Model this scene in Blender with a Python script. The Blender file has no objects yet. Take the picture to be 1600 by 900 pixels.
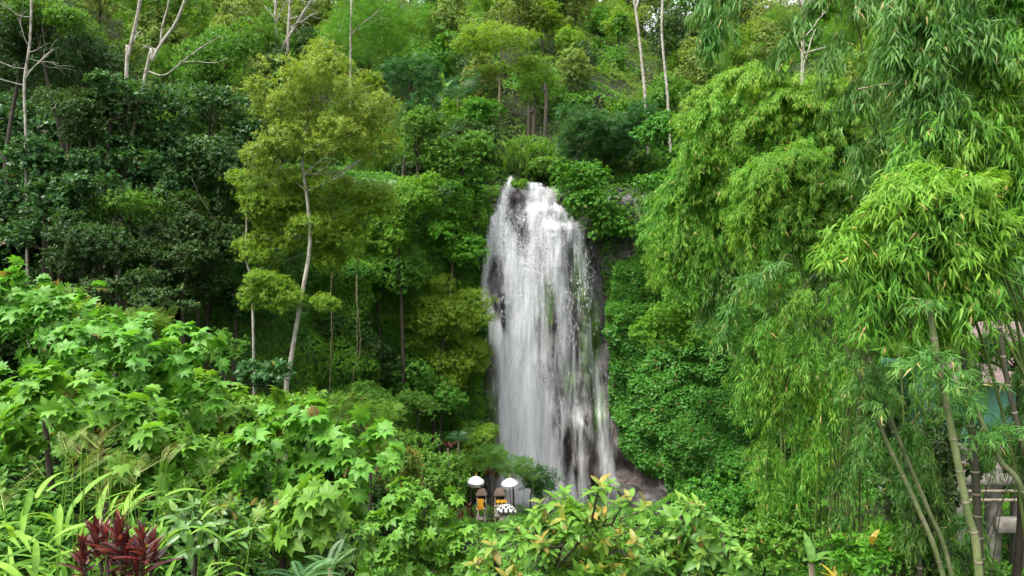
import bpy, math, random
import numpy as np
R = math.radians
C = bpy.context.scene.collection
SC = bpy.context.scene

# ------------------------------------------------------------------ camera, sky, sun, exposure
CAM = np.array([0.0, 0.0, 20.0])
FPX = 1067.0                       # focal length in pixels of the 1600 px wide photograph
PITCH = math.atan(20.0 / FPX)
cam_d = bpy.data.cameras.new('camera')
cam_d.sensor_width = 36.0
cam_d.lens = 36.0 * FPX / 1600.0
cam_d.clip_start = 0.1
cam_d.clip_end = 3000.0
cam = bpy.data.objects.new('camera', cam_d)
C.objects.link(cam)
cam.location = CAM
cam.rotation_euler = (math.pi / 2 - PITCH, 0, 0)
SC.camera = cam

SUN_ELEV, SUN_AZ = R(62), R(-125)  # azimuth measured from +Y (view direction) clockwise: behind the left shoulder
world = bpy.data.worlds.new('World')
SC.world = world
world.use_nodes = True
nt = world.node_tree
bg = nt.nodes['Background']
sky = nt.nodes.new('ShaderNodeTexSky')
sky.sky_type = 'NISHITA'
sky.sun_disc = False
sky.sun_elevation = SUN_ELEV
sky.sun_rotation = SUN_AZ
sky.air_density = 1.0
sky.dust_density = 4.0
sky.ozone_density = 1.0
hs = nt.nodes.new('ShaderNodeHueSaturation')   # thin overcast: a paler, greyer sky
hs.inputs['Saturation'].default_value = 0.12
nt.links.new(sky.outputs[0], hs.inputs['Color'])
nt.links.new(hs.outputs[0], bg.inputs['Color'])
bg.inputs['Strength'].default_value = 0.15
sun_d = bpy.data.lights.new('sun', 'SUN')
sun_d.energy = 1.0
sun_d.angle = R(24)
sun_d.color = (1.0, 0.93, 0.80)
sun = bpy.data.objects.new('sun', sun_d)
C.objects.link(sun)
sun.rotation_euler = (math.pi / 2 - SUN_ELEV, 0, math.pi - SUN_AZ)
SC.view_settings.view_transform = 'Standard'
SC.view_settings.look = 'None'
SC.view_settings.gamma = 1.0
SC.view_settings.use_curve_mapping = False
SC.view_settings.exposure = 2.1
SC.cycles.max_bounces = 7
SC.cycles.diffuse_bounces = 4
SC.cycles.glossy_bounces = 2
SC.cycles.transmission_bounces = 4
SC.cycles.transparent_max_bounces = 16
SC.cycles.volume_bounces = 1
SC.cycles.use_denoising = True

# ------------------------------------------------------------------ maths helpers
def nrm(v):
    v = np.asarray(v, float)
    return v / np.maximum(np.linalg.norm(v, axis=-1, keepdims=True), 1e-9)

CP, SP_ = math.cos(PITCH), math.sin(PITCH)
def ray(px, py):
    """direction of a photo pixel, scaled so that its world Y is 1"""
    px = np.asarray(px, float); py = np.asarray(py, float)
    u = (px - 800.0) / FPX; v = (450.0 - py) / FPX
    y = CP + v * SP_; z = -SP_ + v * CP
    return np.stack([u / y, np.ones_like(u), z / y], -1)

def P(px, py, Y):
    return CAM + ray(px, py) * np.asarray(Y, float)[..., None]

def smooth(a, b, x):
    t = np.clip((np.asarray(x, float) - a) / (b - a), 0, 1)
    return t * t * (3 - 2 * t)

def _hash(ix, iy, iz, seed):
    n = (ix * 374761393 + iy * 668265263 + iz * 2147483647 + seed * 144665) & 0xffffffff
    n = ((n ^ (n >> 13)) * 1274126177) & 0xffffffff
    n = ((n ^ (n >> 16)) * 2246822519) & 0xffffffff
    return ((n ^ (n >> 15)) & 0xffffff) / float(0xffffff)

def vnoise(p, seed=0):
    p = np.asarray(p, float)
    i = np.floor(p).astype(np.int64); f = p - i
    f = f * f * (3 - 2 * f)
    out = 0
    for dx in (0, 1):
        wx = f[..., 0] if dx else 1 - f[..., 0]
        for dy in (0, 1):
            wy = f[..., 1] if dy else 1 - f[..., 1]
            for dz in (0, 1):
                wz = f[..., 2] if dz else 1 - f[..., 2]
                out = out + wx * wy * wz * _hash(i[..., 0] + dx, i[..., 1] + dy, i[..., 2] + dz, seed)
    return out

def fbm(p, seed=0, octv=4):
    p = np.asarray(p, float); a = 0.5; s = 0; t = 0
    for o in range(octv):
        s = s + a * vnoise(p * (2 ** o), seed + o * 17); t += a; a *= 0.5
    return s / t

def catmull(pts, n):
    pts = np.asarray(pts, float)
    if len(pts) == 2:
        t = np.linspace(0, 1, n)[:, None]
        return pts[0] * (1 - t) + pts[1] * t
    q = np.vstack([2 * pts[0] - pts[1], pts, 2 * pts[-1] - pts[-2]])
    u = np.linspace(0, len(pts) - 1 - 1e-9, n); k = u.astype(int); t = (u - k)[:, None]
    a, b, c, d = q[k], q[k + 1], q[k + 2], q[k + 3]
    return 0.5 * (2 * b + (c - a) * t + (2 * a - 5 * b + 4 * c - d) * t ** 2 + (3 * b - a - 3 * c + d) * t ** 3)

# ------------------------------------------------------------------ mesh helpers
def raw_mesh(name, V, counts, loops, mats, attr=None, smooth_=True, mat_idx=None):
    me = bpy.data.meshes.new(name)
    V = np.ascontiguousarray(V, np.float32)
    counts = np.asarray(counts, np.int32); loops = np.asarray(loops, np.int32)
    me.vertices.add(len(V)); me.vertices.foreach_set('co', V.ravel())
    me.loops.add(len(loops)); me.loops.foreach_set('vertex_index', loops)
    me.polygons.add(len(counts))
    st = np.zeros(len(counts), np.int32); st[1:] = np.cumsum(counts)[:-1]
    me.polygons.foreach_set('loop_start', st)
    me.polygons.foreach_set('use_smooth', np.full(len(counts), smooth_, bool))
    for m in (mats if isinstance(mats, (list, tuple)) else [mats]):
        me.materials.append(m)
    if mat_idx is not None:
        me.polygons.foreach_set('material_index', np.asarray(mat_idx, np.int32))
    if attr is not None:
        a = me.attributes.new('data', 'FLOAT_COLOR', 'POINT')
        A = np.ones((len(V), 4), np.float32); A[:, :attr.shape[1]] = attr
        a.data.foreach_set('color', A.ravel())
    me.update(calc_edges=True)
    return me

class MB:
    """collects pieces for one mesh"""
    def __init__(self):
        self.V = []; self.c = []; self.l = []; self.n = 0; self.A = []; self.mi = []
    def add(self, V, faces, attr=None, mi=0):
        V = np.asarray(V, float).reshape(-1, 3)
        self.V.append(V)
        for f in faces:
            self.c.append(len(f)); self.l.extend(int(i) + self.n for i in f); self.mi.append(mi)
        self.A.append(np.tile([0.5, 0.5, 0.5], (len(V), 1)) if attr is None else attr)
        self.n += len(V)
    def tube(self, pts, rad, sides=8, n=None, cap=True, attr=None):
        pts = np.asarray(pts, float)
        rad = np.asarray(rad, float) * np.ones(len(pts))
        if n:
            u = np.linspace(0, len(pts) - 1, n)
            rad = np.interp(u, np.arange(len(pts)), rad); pts = catmull(pts, n)
        m = len(pts)
        T = nrm(np.gradient(pts, axis=0))
        up = np.array([0.0, 1, 0]) if abs(T[0][1]) < 0.9 else np.array([1.0, 0, 0])
        V = []
        for i in range(m):
            s = nrm(np.cross(T[i], up)); up = nrm(np.cross(s, T[i]))
            a = np.linspace(0, 2 * math.pi, sides, endpoint=False)[:, None]
            V.append(pts[i] + rad[i] * (np.cos(a) * s + np.sin(a) * up))
        V = np.vstack(V)
        F = []
        for i in range(m - 1):
            for j in range(sides):
                k = (j + 1) % sides
                F.append((i * sides + j, i * sides + k, (i + 1) * sides + k, (i + 1) * sides + j))
        if cap:
            F.append(tuple(range(sides))[::-1]); F.append(tuple((m - 1) * sides + j for j in range(sides)))
        self.add(V, F, attr)
        return self
    def box(self, c, s, rz=0.0, bev=0.0):
        c = np.asarray(c, float); hx, hy, hz = [x / 2 for x in s]
        b = bev
        V = []
        for z, k in ((-hz, b), (-hz + b, 0), (hz - b, 0), (hz, b)):
            for sx, sy in ((-1, -1), (1, -1), (1, 1), (-1, 1)):
                V.append((sx * (hx - k), sy * (hy - k), z))
        V = np.array(V)
        cs, sn = math.cos(rz), math.sin(rz)
        V = np.stack([V[:, 0] * cs - V[:, 1] * sn, V[:, 0] * sn + V[:, 1] * cs, V[:, 2]], -1) + c
        F = [(3, 2, 1, 0), (12, 13, 14, 15)]
        for r in range(3):
            for j in range(4):
                k = (j + 1) % 4
                F.append((r * 4 + j, r * 4 + k, r * 4 + 4 + k, r * 4 + 4 + j))
        self.add(V, F); return self
    def lathe(self, prof, c, sides=24, tilt=None, attr=None):
        prof = np.asarray(prof, float)
        a = np.linspace(0, 2 * math.pi, sides, endpoint=False)
        V = np.stack([prof[:, 0][:, None] * np.cos(a), prof[:, 0][:, None] * np.sin(a), np.repeat(prof[:, 1][:, None], sides, 1)], -1).reshape(-1, 3)
        if tilt is not None:
            V = V @ tilt.T
        V = V + np.asarray(c, float)
        F = []
        for i in range(len(prof) - 1):
            for j in range(sides):
                k = (j + 1) % sides
                F.append((i * sides + j, i * sides + k, (i + 1) * sides + k, (i + 1) * sides + j))
        self.add(V, F, attr); return self
    def build(self, name, mats, parent=None, smooth_=True):
        V = np.vstack(self.V)
        if parent is not None:
            V = V - wloc(parent)
        me = raw_mesh(name, V, self.c, self.l, mats, np.vstack(self.A), smooth_, self.mi)
        return link(name, me, parent)

def wloc(o):
    l = np.array(o.location, float)
    while o.parent is not None:
        o = o.parent; l = l + np.array(o.location, float)
    return l

def link(name, me, parent=None):
    o = bpy.data.objects.new(name, me); C.objects.link(o)
    if parent is not None:
        o.parent = parent
    return o

def thing(name, label, cat, loc, group=None):
    o = bpy.data.objects.new(name, None); C.objects.link(o)
    o.empty_display_size = 0.2
    o.location = [float(x) for x in loc]
    o['label'] = label; o['category'] = cat
    if group: o['group'] = group
    return o

def tag(o, label, cat, group=None, kind=None):
    o['label'] = label; o['category'] = cat
    if group: o['group'] = group
    if kind: o['kind'] = kind
    return o

def grid_faces(nu, nv):
    i = np.arange(nu - 1)[:, None] * nv + np.arange(nv - 1)[None, :]
    return np.stack([i, i + nv, i + nv + 1, i + 1], -1).reshape(-1, 4)

def grid_obj(name, G, mat, attr=None, flip=False, parent=None):
    nu, nv = G.shape[:2]
    F = grid_faces(nu, nv)
    if flip: F = F[:, ::-1]
    V = G.reshape(-1, 3)
    if parent is not None: V = V - wloc(parent)
    me = raw_mesh(name, V, np.full(len(F), 4), F.ravel(), mat, attr)
    return link(name, me, parent)

# ------------------------------------------------------------------ materials
def new_mat(name):
    m = bpy.data.materials.new(name); m.use_nodes = True
    t = m.node_tree
    return m, t, t.nodes['Principled BSDF'], t.nodes['Material Output']

def N(t, typ, **kw):
    n = t.nodes.new(typ)
    for k, v in kw.items():
        if k in n.inputs: n.inputs[k].default_value = v
        else: setattr(n, k, v)
    return n

def ramp(t, fac, stops):
    n = t.nodes.new('ShaderNodeValToRGB')
    e = n.color_ramp.elements
    while len(e) < len(stops): e.new(0.5)
    for el, (p, c) in zip(e, stops):
        el.position = p; el.color = (c[0], c[1], c[2], 1) if len(c) == 3 else c
    t.links.new(fac, n.inputs[0])
    return n

def mix(t, fac, a, b, mode='MIX'):
    n = t.nodes.new('ShaderNodeMix'); n.data_type = 'RGBA'; n.blend_type = mode
    for s, v in ((n.inputs[0], fac), (n.inputs[6], a), (n.inputs[7], b)):
        if hasattr(v, 'is_output'): t.links.new(v, s)
        elif isinstance(v, (int, float)): s.default_value = v
        else: s.default_value = (v[0], v[1], v[2], 1)
    return n.outputs[2]

def leaf_mat(name, a, b, young=None, old=(0.16, 0.11, 0.03), trans=0.35, rough=0.45, rib=0.25, spec=0.4):
    """two leaf greens mixed per leaf, a colour for fresh shoots, a few withered leaves, a paler midrib"""
    m, t, p, out = new_mat(name)
    at = N(t, 'ShaderNodeAttribute', attribute_name='data')
    sp = t.nodes.new('ShaderNodeSeparateColor'); t.links.new(at.outputs['Color'], sp.inputs[0])
    oi = t.nodes.new('ShaderNodeObjectInfo')
    col = mix(t, sp.outputs[0], a, b)
    hsv = t.nodes.new('ShaderNodeHueSaturation')
    mr = N(t, 'ShaderNodeMapRange'); mr.inputs[3].default_value = 0.485; mr.inputs[4].default_value = 0.512
    t.links.new(oi.outputs['Random'], mr.inputs[0]); t.links.new(mr.outputs[0], hsv.inputs['Hue'])
    t.links.new(col, hsv.inputs['Color']); col = hsv.outputs[0]
    if young is not None:
        col = mix(t, sp.outputs[1], col, young)
    # withered: the topmost 2% of the per-leaf random value
    mo = N(t, 'ShaderNodeMath', operation='GREATER_THAN'); mo.inputs[1].default_value = 0.985
    t.links.new(sp.outputs[0], mo.inputs[0])
    col = mix(t, mo.outputs[0], col, old)
    # midrib and veins
    br = mix(t, 0.5, col, (0.30, 0.42, 0.10))
    mm = N(t, 'ShaderNodeMath', operation='MULTIPLY'); mm.inputs[1].default_value = rib
    t.links.new(sp.outputs[2], mm.inputs[0])
    col = mix(t, mm.outputs[0], col, br)
    tcx = t.nodes.new('ShaderNodeTexCoord')
    nz = N(t, 'ShaderNodeTexNoise', Scale=9.0, Detail=2.0)
    t.links.new(tcx.outputs['Object'], nz.inputs['Vector'])
    rr = ramp(t, nz.outputs[0], [(0.3, (0.78, 0.78, 0.78)), (0.7, (1.15, 1.15, 1.15))])
    col = mix(t, 1.0, col, rr.outputs[0], 'MULTIPLY')
    t.links.new(col, p.inputs['Base Color'])
    p.inputs['Roughness'].default_value = rough
    p.inputs['Specular IOR Level'].default_value = spec
    tl = t.nodes.new('ShaderNodeBsdfTranslucent')
    tc = mix(t, 1.0, col, (1.5, 1.45, 0.75), 'MULTIPLY')
    t.links.new(tc, tl.inputs['Color'])
    ms = N(t, 'ShaderNodeMixShader'); ms.inputs[0].default_value = trans
    t.links.new(p.outputs[0], ms.inputs[1]); t.links.new(tl.outputs[0], ms.inputs[2])
    t.links.new(ms.outputs[0], out.inputs['Surface'])
    return m

def noise_mat(name, stops, scale=6.0, rough=0.85, stretch=(1, 1, 1), bump=0.3, detail=6.0, spec=0.3, bscale=None):
    m, t, p, out = new_mat(name)
    tc = t.nodes.new('ShaderNodeTexCoord')
    mp = N(t, 'ShaderNodeMapping'); mp.inputs['Scale'].default_value = stretch
    t.links.new(tc.outputs['Object'], mp.inputs[0])
    nz = N(t, 'ShaderNodeTexNoise', Scale=scale, Detail=detail, Roughness=0.65)
    t.links.new(mp.outputs[0], nz.inputs['Vector'])
    r = ramp(t, nz.outputs[0], stops)
    t.links.new(r.outputs[0], p.inputs['Base Color'])
    p.inputs['Roughness'].default_value = rough
    p.inputs['Specular IOR Level'].default_value = spec
    if bump:
        nb = N(t, 'ShaderNodeTexNoise', Scale=bscale or scale * 2.2, Detail=5.0)
        t.links.new(mp.outputs[0], nb.inputs['Vector'])
        b = N(t, 'ShaderNodeBump', Strength=bump, Distance=0.1)
        t.links.new(nb.outputs[0], b.inputs['Height']); t.links.new(b.outputs[0], p.inputs['Normal'])
    return m

# ------------------------------------------------------------------ leaf shapes (x across, y along, z out of the upper face; last column: rib 0..1)
def T_simple(w, fold=0.1, droop=0.18, peak=0.42):
    V = [(0, 0, 0, .6), (-w, peak, fold * w * 2, 0), (0, peak + .02, 0, .8), (w, peak, fold * w * 2, 0), (0, 1, -droop, .2)]
    return np.array(V), [(0, 2, 1), (0, 3, 2), (1, 2, 4), (2, 3, 4)]

def T_fine(w, fold=0.25, droop=0.25, wave=0.0, nseg=6, peak=0.45, pet=0.12):
    """a close-up blade: stalk, folded midrib, curved length"""
    ys = np.linspace(0, 1, nseg + 1)
    V = [(0, -pet, 0.03, .9)]; F = []
    for i, y in enumerate(ys):
        ww = w * (math.sin(math.pi * min(1, max(0, y ** (math.log(.5) / math.log(peak)))))) ** 0.8 if 0 < y < 1 else 0.0
        z = -droop * y * y
        e = fold * ww + wave * (1 if i % 2 else -1) * ww
        V += [(-ww, y - .03 * (y < 1), z + e, 0), (0, y, z, .9), (ww, y - .03 * (y < 1), z + e, 0)]
    F.append((0, 2, 1)); F.append((0, 3, 2))
    for i in range(nseg):
        a = 1 + 3 * i; b = a + 3
        F += [(a, a + 1, b + 1, b), (a + 1, a + 2, b + 2, b + 1)]
    return np.array(V), F

def T_lobed():
    half = [(0, 1.0, 1), (9, .80, 0), (14, .74, 0), (20, .60, 0), (30, .72, 0), (40, .93, 1), (49, .74, 0), (58, .58, 0), (70, .62, 0), (80, .76, 1), (92, .56, 0), (102, .50, 0), (118, .46, 0), (132, .52, 1), (150, .30, 0)]
    pol = [(-a, r, k) for a, r, k in half[:0:-1]] + half
    n = len(pol)
    V = [(0, 0, 0.02, 1)]
    for a, r, k in pol:
        V.append((math.sin(R(a)) * r * .5, math.cos(R(a)) * r * .5 + 0.0, .05 * k - .05 * (r < .55), .75 * k + .1))
    for a, r, k in pol:
        V.append((math.sin(R(a)) * r, math.cos(R(a)) * r, -.22 * r * r - .04 * k + .05 * (1 - k), .45 * k))
    F = []
    for i in range(n - 1):
        F.append((0, 1 + i + 1, 1 + i))
        F.append((1 + i, 2 + i, n + 2 + i, n + 1 + i))
    V.append((0, -.35, .06, .6)); V.append((.025, -.33, .06, .6))
    F.append((0, len(V) - 2, len(V) - 1))
    return np.array(V), F

def T_heart(w=.42):
    o = [(0, 0), (-.25, -.10), (-w, .12), (-w * .92, .40), (-w * .45, .75), (0, 1)]
    pts = o + [(-x, y) for x, y in o[-2:0:-1]]
    V = [(0, .3, .05, .8)] + [(x, y, -.22 * (abs(x) + .4 * y * y), .15) for x, y in pts]
    n = len(pts)
    return np.array(V), [(0, 1 + (i + 1) % n, 1 + i) for i in range(n)]

def T_pinnate(pairs=9, ll=.32, lw=.055, droop=.3, taper=True, vee=.12):
    V = [(-.008, 0, 0, .8), (.008, 0, 0, .8), (0, 1, -droop, .8)]; F = [(0, 1, 2)]
    for i in range(pairs):
        y = .12 + .86 * i / (pairs - 1)
        l = ll * (math.sin(math.pi * (.25 + .68 * i / (pairs - 1))) ** .8 if taper else 1)
        z = -droop * y * y
        for s in (-1, 1):
            k = len(V)
            V += [(0, y, z, .3), (s * l * .5, y + .10 * l + lw * .5, z + vee * l * .5, 0), (s * l, y + .28 * l, z - .1 * l, 0), (s * l * .5, y + .18 * l - lw * .7, z + vee * l * .4, 0)]
            F.append((k, k + 1, k + 2, k + 3) if s < 0 else (k, k + 3, k + 2, k + 1))
    return np.array(V), F

def T_blade(w=.05, nseg=6, droop=.55, fold=.35):
    V = []; F = []
    for i in range(nseg + 1):
        t = i / nseg
        ww = w * (math.sin(math.pi * (0.1 + .9 * t) ** .8) ** .7 if t < 1 else 0.02)
        y = math.sin(min(1.45, t * 1.1 * (1 + droop * .3))) / 1.0
        y = t * (1 - .18 * droop * t)
        z = -droop * t ** 2.2
        V += [(-ww, y, z + fold * ww, 0), (0, y, z, .9), (ww, y, z + fold * ww, 0)]
    for i in range(nseg):
        a = 3 * i; b = a + 3
        F += [(a, a + 1, b + 1, b), (a + 1, a + 2, b + 2, b + 1)]
    return np.array(V), F

TM = {
    'ovate': T_simple(.22), 'round': T_simple(.34, .06, .15, .5), 'slim': T_simple(.13, .1, .28), 'bamboo': T_simple(.068, .2, .16, .3),
    'needle': T_simple(.05, .1, .1), 'fine': T_fine(.19, .35, .22), 'avo': T_fine(.215, .35, .28, .03), 'lobed': T_lobed(), 'heart': T_heart(),
    'pinnate': T_pinnate(), 'feather': T_pinnate(7, .42, .11, .25), 'palm': T_pinnate(22, .42, .03, .45, True, .25), 'fern': T_pinnate(20, .17, .035, .5),
    'blade': T_blade(.05), 'wide_blade': T_blade(.06, 7, .5, .3), 'straight': T_blade(.105, 5, .18, .5), 'banana': T_blade(.16, 8, .35, .3),
}

def _area(tm):
    V, F = tm; a = 0.0
    for f in F:
        for i in range(1, len(f) - 1):
            a += .5 * np.linalg.norm(np.cross(V[f[i], :3] - V[f[0], :3], V[f[i + 1], :3] - V[f[0], :3]))
    return a
AREA = {k: _area(v) for k, v in TM.items()}

def leaves_mesh(name, tm, Pp, FW, UP, S, rnd, age, mat, parent=None, wj=None):
    Vt, F = TM[tm] if isinstance(tm, str) else tm
    FW = nrm(FW); UP = nrm(UP - FW * np.sum(UP * FW, -1, keepdims=True)); SD = np.cross(FW, UP)
    if wj is None: wj = np.ones(len(Pp))
    off = wloc(parent) if parent is not None else 0.0
    nV = len(Vt); nL = len(Pp)
    co = (Vt[None, :, 0, None] * (SD * wj[:, None])[:, None, :] + Vt[None, :, 1, None] * FW[:, None, :] + Vt[None, :, 2, None] * UP[:, None, :]) * S[:, None, None] + (Pp - off)[:, None, :]
    cnt = np.array([len(f) for f in F]); lp = np.concatenate([np.array(f) for f in F])
    loops = (lp[None, :] + (np.arange(nL) * nV)[:, None]).ravel()
    A = np.empty((nL, nV, 3), np.float32)
    A[..., 0] = rnd[:, None]; A[..., 1] = age[:, None]; A[..., 2] = Vt[None, :, 3]
    me = raw_mesh(name, co.reshape(-1, 3), np.tile(cnt, nL), loops, mat, A.reshape(-1, 3))
    return link(name, me, parent)

def whorls(sp, D, k, L, rng, spread=1.1, droop=.25, ln=.35, young=.25, flat=0.0):
    """k leaves spiralling up each shoot (position sp, direction D)"""
    n = len(sp); D = nrm(D)
    a = np.where(np.abs(D[:, 2:3]) < .95, np.array([[0, 0, 1.0]]), np.array([[1.0, 0, 0]]))
    e1 = nrm(np.cross(D, a)); e2 = np.cross(D, e1)
    i = np.arange(k)[None, :]
    th = rng.uniform(0, 6.28, (n, 1)) + i * 2.399 + rng.normal(0, .25, (n, k))
    t = (i + rng.uniform(0, .6, (n, k))) / k
    sa = spread * (1.15 - .75 * t) + rng.normal(0, .12, (n, k))
    rad = np.cos(th)[..., None] * e1[:, None] + np.sin(th)[..., None] * e2[:, None]
    f = D[:, None] * np.cos(sa)[..., None] + rad * np.sin(sa)[..., None]
    f[..., 2] -= droop * (1 - .5 * t); f = nrm(f)
    up = D[:, None] + np.array([0, 0, .35]) - rad * .15
    if flat: up = up * (1 - flat) + np.array([0, 0, 1.0]) * flat
    up = up + rng.normal(0, .18, up.shape)
    Ls = L * rng.uniform(.58, 1.22, (n, k)) * (1 - .35 * t)
    p = sp[:, None] + D[:, None] * (t * ln * L)[..., None]
    sr = rng.random((n, 1)); rn = np.clip(.6 * sr + .4 * rng.random((n, k)), 0, 1)
    rn = np.where(rng.random((n, k)) < .016, .995, np.minimum(rn, .97))
    ag = np.clip((t - .45) * 2, 0, 1) * (rng.random((n, 1)) < young) * rng.uniform(.5, 1, (n, 1))
    return p.reshape(-1, 3), f.reshape(-1, 3), up.reshape(-1, 3), Ls.ravel(), rn.ravel(), ag.ravel()

# species: leaf shape, leaf length (m), leaves per shoot, whorl settings, colours
SPC = {}
def species(key, tm, L, k, a, b, young=None, trans=.35, rough=.55, rib=.2, spec=.2, yp=.25, **w):
    w['young'] = yp
    SPC[key] = dict(tm=tm, L=L, k=k, w=w, mat=leaf_mat('leaf ' + key.replace('_', ' '), a, b, young, trans=trans, rough=rough, rib=rib, spec=spec))
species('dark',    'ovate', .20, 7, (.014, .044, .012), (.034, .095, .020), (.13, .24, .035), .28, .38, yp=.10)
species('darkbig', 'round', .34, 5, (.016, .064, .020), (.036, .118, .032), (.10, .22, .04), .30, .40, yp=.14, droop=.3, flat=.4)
species('mid',     'ovate', .19, 7, (.044, .145, .016), (.088, .235, .025), (.16, .30, .04), .36, .45, yp=.25)
species('bright',  'ovate', .20, 7, (.062, .195, .012), (.110, .275, .022), (.20, .34, .04), .40, .45, yp=.3)
species('gold',    'slim',  .27, 8, (.110, .205, .024), (.185, .275, .036), (.33, .31, .05), .38, .45, yp=.55, droop=.35)
species('lime',    'slim',  .20, 8, (.095, .205, .014), (.165, .285, .022), (.27, .32, .04), .40, .45, yp=.4, droop=.35)
species('blue',    'feather', .55, 4, (.026, .095, .030), (.055, .150, .042), None, .30, .42, droop=.15, flat=.5)
species('feather', 'pinnate', .45, 4, (.058, .165, .014), (.100, .225, .022), (.15, .25, .04), .38, .45, droop=.12, flat=.55)
species('haze_tint',    'ovate', .22, 6, (.105, .180, .036), (.170, .240, .055), (.27, .29, .07), .36, .5, yp=.3)  # paler olive leaves, with distance haze mixed into the colour
species('vine',    'heart', .20, 6, (.040, .155, .014), (.082, .230, .022), (.14, .30, .035), .34, .42, yp=.2, droop=.5)
species('ivy',     'heart', .26, 3, (.032, .130, .014), (.068, .200, .022), (.12, .26, .035), .30, .42, yp=.12, droop=.7, spread=1.2)
species('lobed',   'lobed', .255, 4, (.064, .200, .016), (.112, .275, .024), (.15, .34, .045), .38, .5, rib=.30, spec=.3, yp=.35, spread=1.45, droop=.22, ln=.5)
species('avo',     'avo',   .168, 9, (.066, .195, .020), (.125, .275, .030), (.34, .175, .04), .36, .38, rib=.4, spec=.28, yp=.5, spread=1.35, droop=.2, ln=.55)
species('avo_green','avo',  .168, 9, (.050, .175, .024), (.100, .255, .034), (.22, .36, .050), .36, .38, rib=.4, spec=.28, yp=.55, spread=1.35, droop=.22, ln=.6)
species('glossy',  'fine',  .20, 6, (.040, .135, .030), (.080, .210, .040), (.18, .32, .05), .32, .33, rib=.4, spec=.5, yp=.3, droop=.35, spread=1.3, ln=.8)
species('bronze',  'ovate', .26, 7, (.080, .170, .022), (.130, .215, .030), (.38, .18, .05), .34, .45, yp=.5)
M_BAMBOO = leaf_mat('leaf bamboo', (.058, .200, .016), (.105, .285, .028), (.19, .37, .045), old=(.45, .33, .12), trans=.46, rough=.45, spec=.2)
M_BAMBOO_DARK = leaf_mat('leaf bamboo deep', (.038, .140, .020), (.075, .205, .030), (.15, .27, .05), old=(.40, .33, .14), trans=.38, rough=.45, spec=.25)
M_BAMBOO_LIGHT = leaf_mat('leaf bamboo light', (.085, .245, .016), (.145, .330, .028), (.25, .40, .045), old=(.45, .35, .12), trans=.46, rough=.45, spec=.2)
M_GRASS = leaf_mat('leaf grass', (.070, .210, .020), (.125, .300, .034), (.22, .38, .05), trans=.42, rough=.5, rib=.4, spec=.18)
M_REED = leaf_mat('leaf reed', (.040, .130, .018), (.075, .190, .028), trans=.36, rough=.5, rib=.3, spec=.18)
M_SEED = leaf_mat('seed head', (.22, .27, .06), (.32, .34, .10), trans=.2, rib=0)
M_RED = leaf_mat('leaf cordyline', (.038, .007, .012), (.090, .010, .018), (.19, .030, .032), trans=.3, rough=.32, rib=.1, spec=.5)
M_BANANA = leaf_mat('leaf banana', (.075, .200, .035), (.110, .250, .050), trans=.42, rough=.4, rib=.6)
M_PALM = leaf_mat('leaf palm', (.035, .110, .035), (.065, .165, .050), trans=.3, rough=.38)
M_FERN = leaf_mat('leaf fern', (.045, .140, .035), (.075, .190, .045), trans=.35, rough=.45)
M_YELLOW = leaf_mat('leaf yellow', (.36, .25, .03), (.42, .29, .04), trans=.3)
M_BARK = noise_mat('bark brown', [(.3, (.022, .018, .012)), (.6, (.055, .045, .032)), (.75, (.09, .085, .06))], 4, stretch=(2, 2, .5))
M_BARK_PALE = noise_mat('bark pale', [(.30, (.085, .075, .055)), (.45, (.22, .205, .165)), (.60, (.36, .34, .29)), (.70, (.17, .175, .11)), (.8, (.28, .27, .22))], 3, stretch=(1.5, 1.5, .8), bump=.2)
M_BARK_TAN = noise_mat('bark tan', [(.3, (.10, .078, .048)), (.6, (.21, .17, .11)), (.75, (.14, .12, .08))], 4, stretch=(2, 2, .4))
M_CULM = noise_mat('bamboo culm', [(.28, (.045, .060, .025)), (.45, (.105, .140, .050)), (.58, (.165, .190, .085)), (.68, (.20, .20, .12)), (.78, (.07, .07, .045))], 2.2, .55, (2.2, 2.2, .9), .12)
M_CULM_DARK = noise_mat('bamboo culm dark', [(.3, (.030, .032, .020)), (.6, (.060, .058, .036)), (.8, (.10, .09, .06))], 4, .5, (3, 3, .7), .06)

def crown_leaves(name, spk, shoots, dirs, rng, parent, L=None, k=None, young=None):
    s = SPC[spk]; w = dict(s['w'])
    if young is not None: w['young'] = young
    L = L or s['L']
    p, f, u, S, rn, ag = whorls(shoots, dirs, k or s['k'], L, rng, **w)
    return leaves_mesh(name, s['tm'], p, f, u, S, rn, ag, s['mat'], parent)

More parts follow.
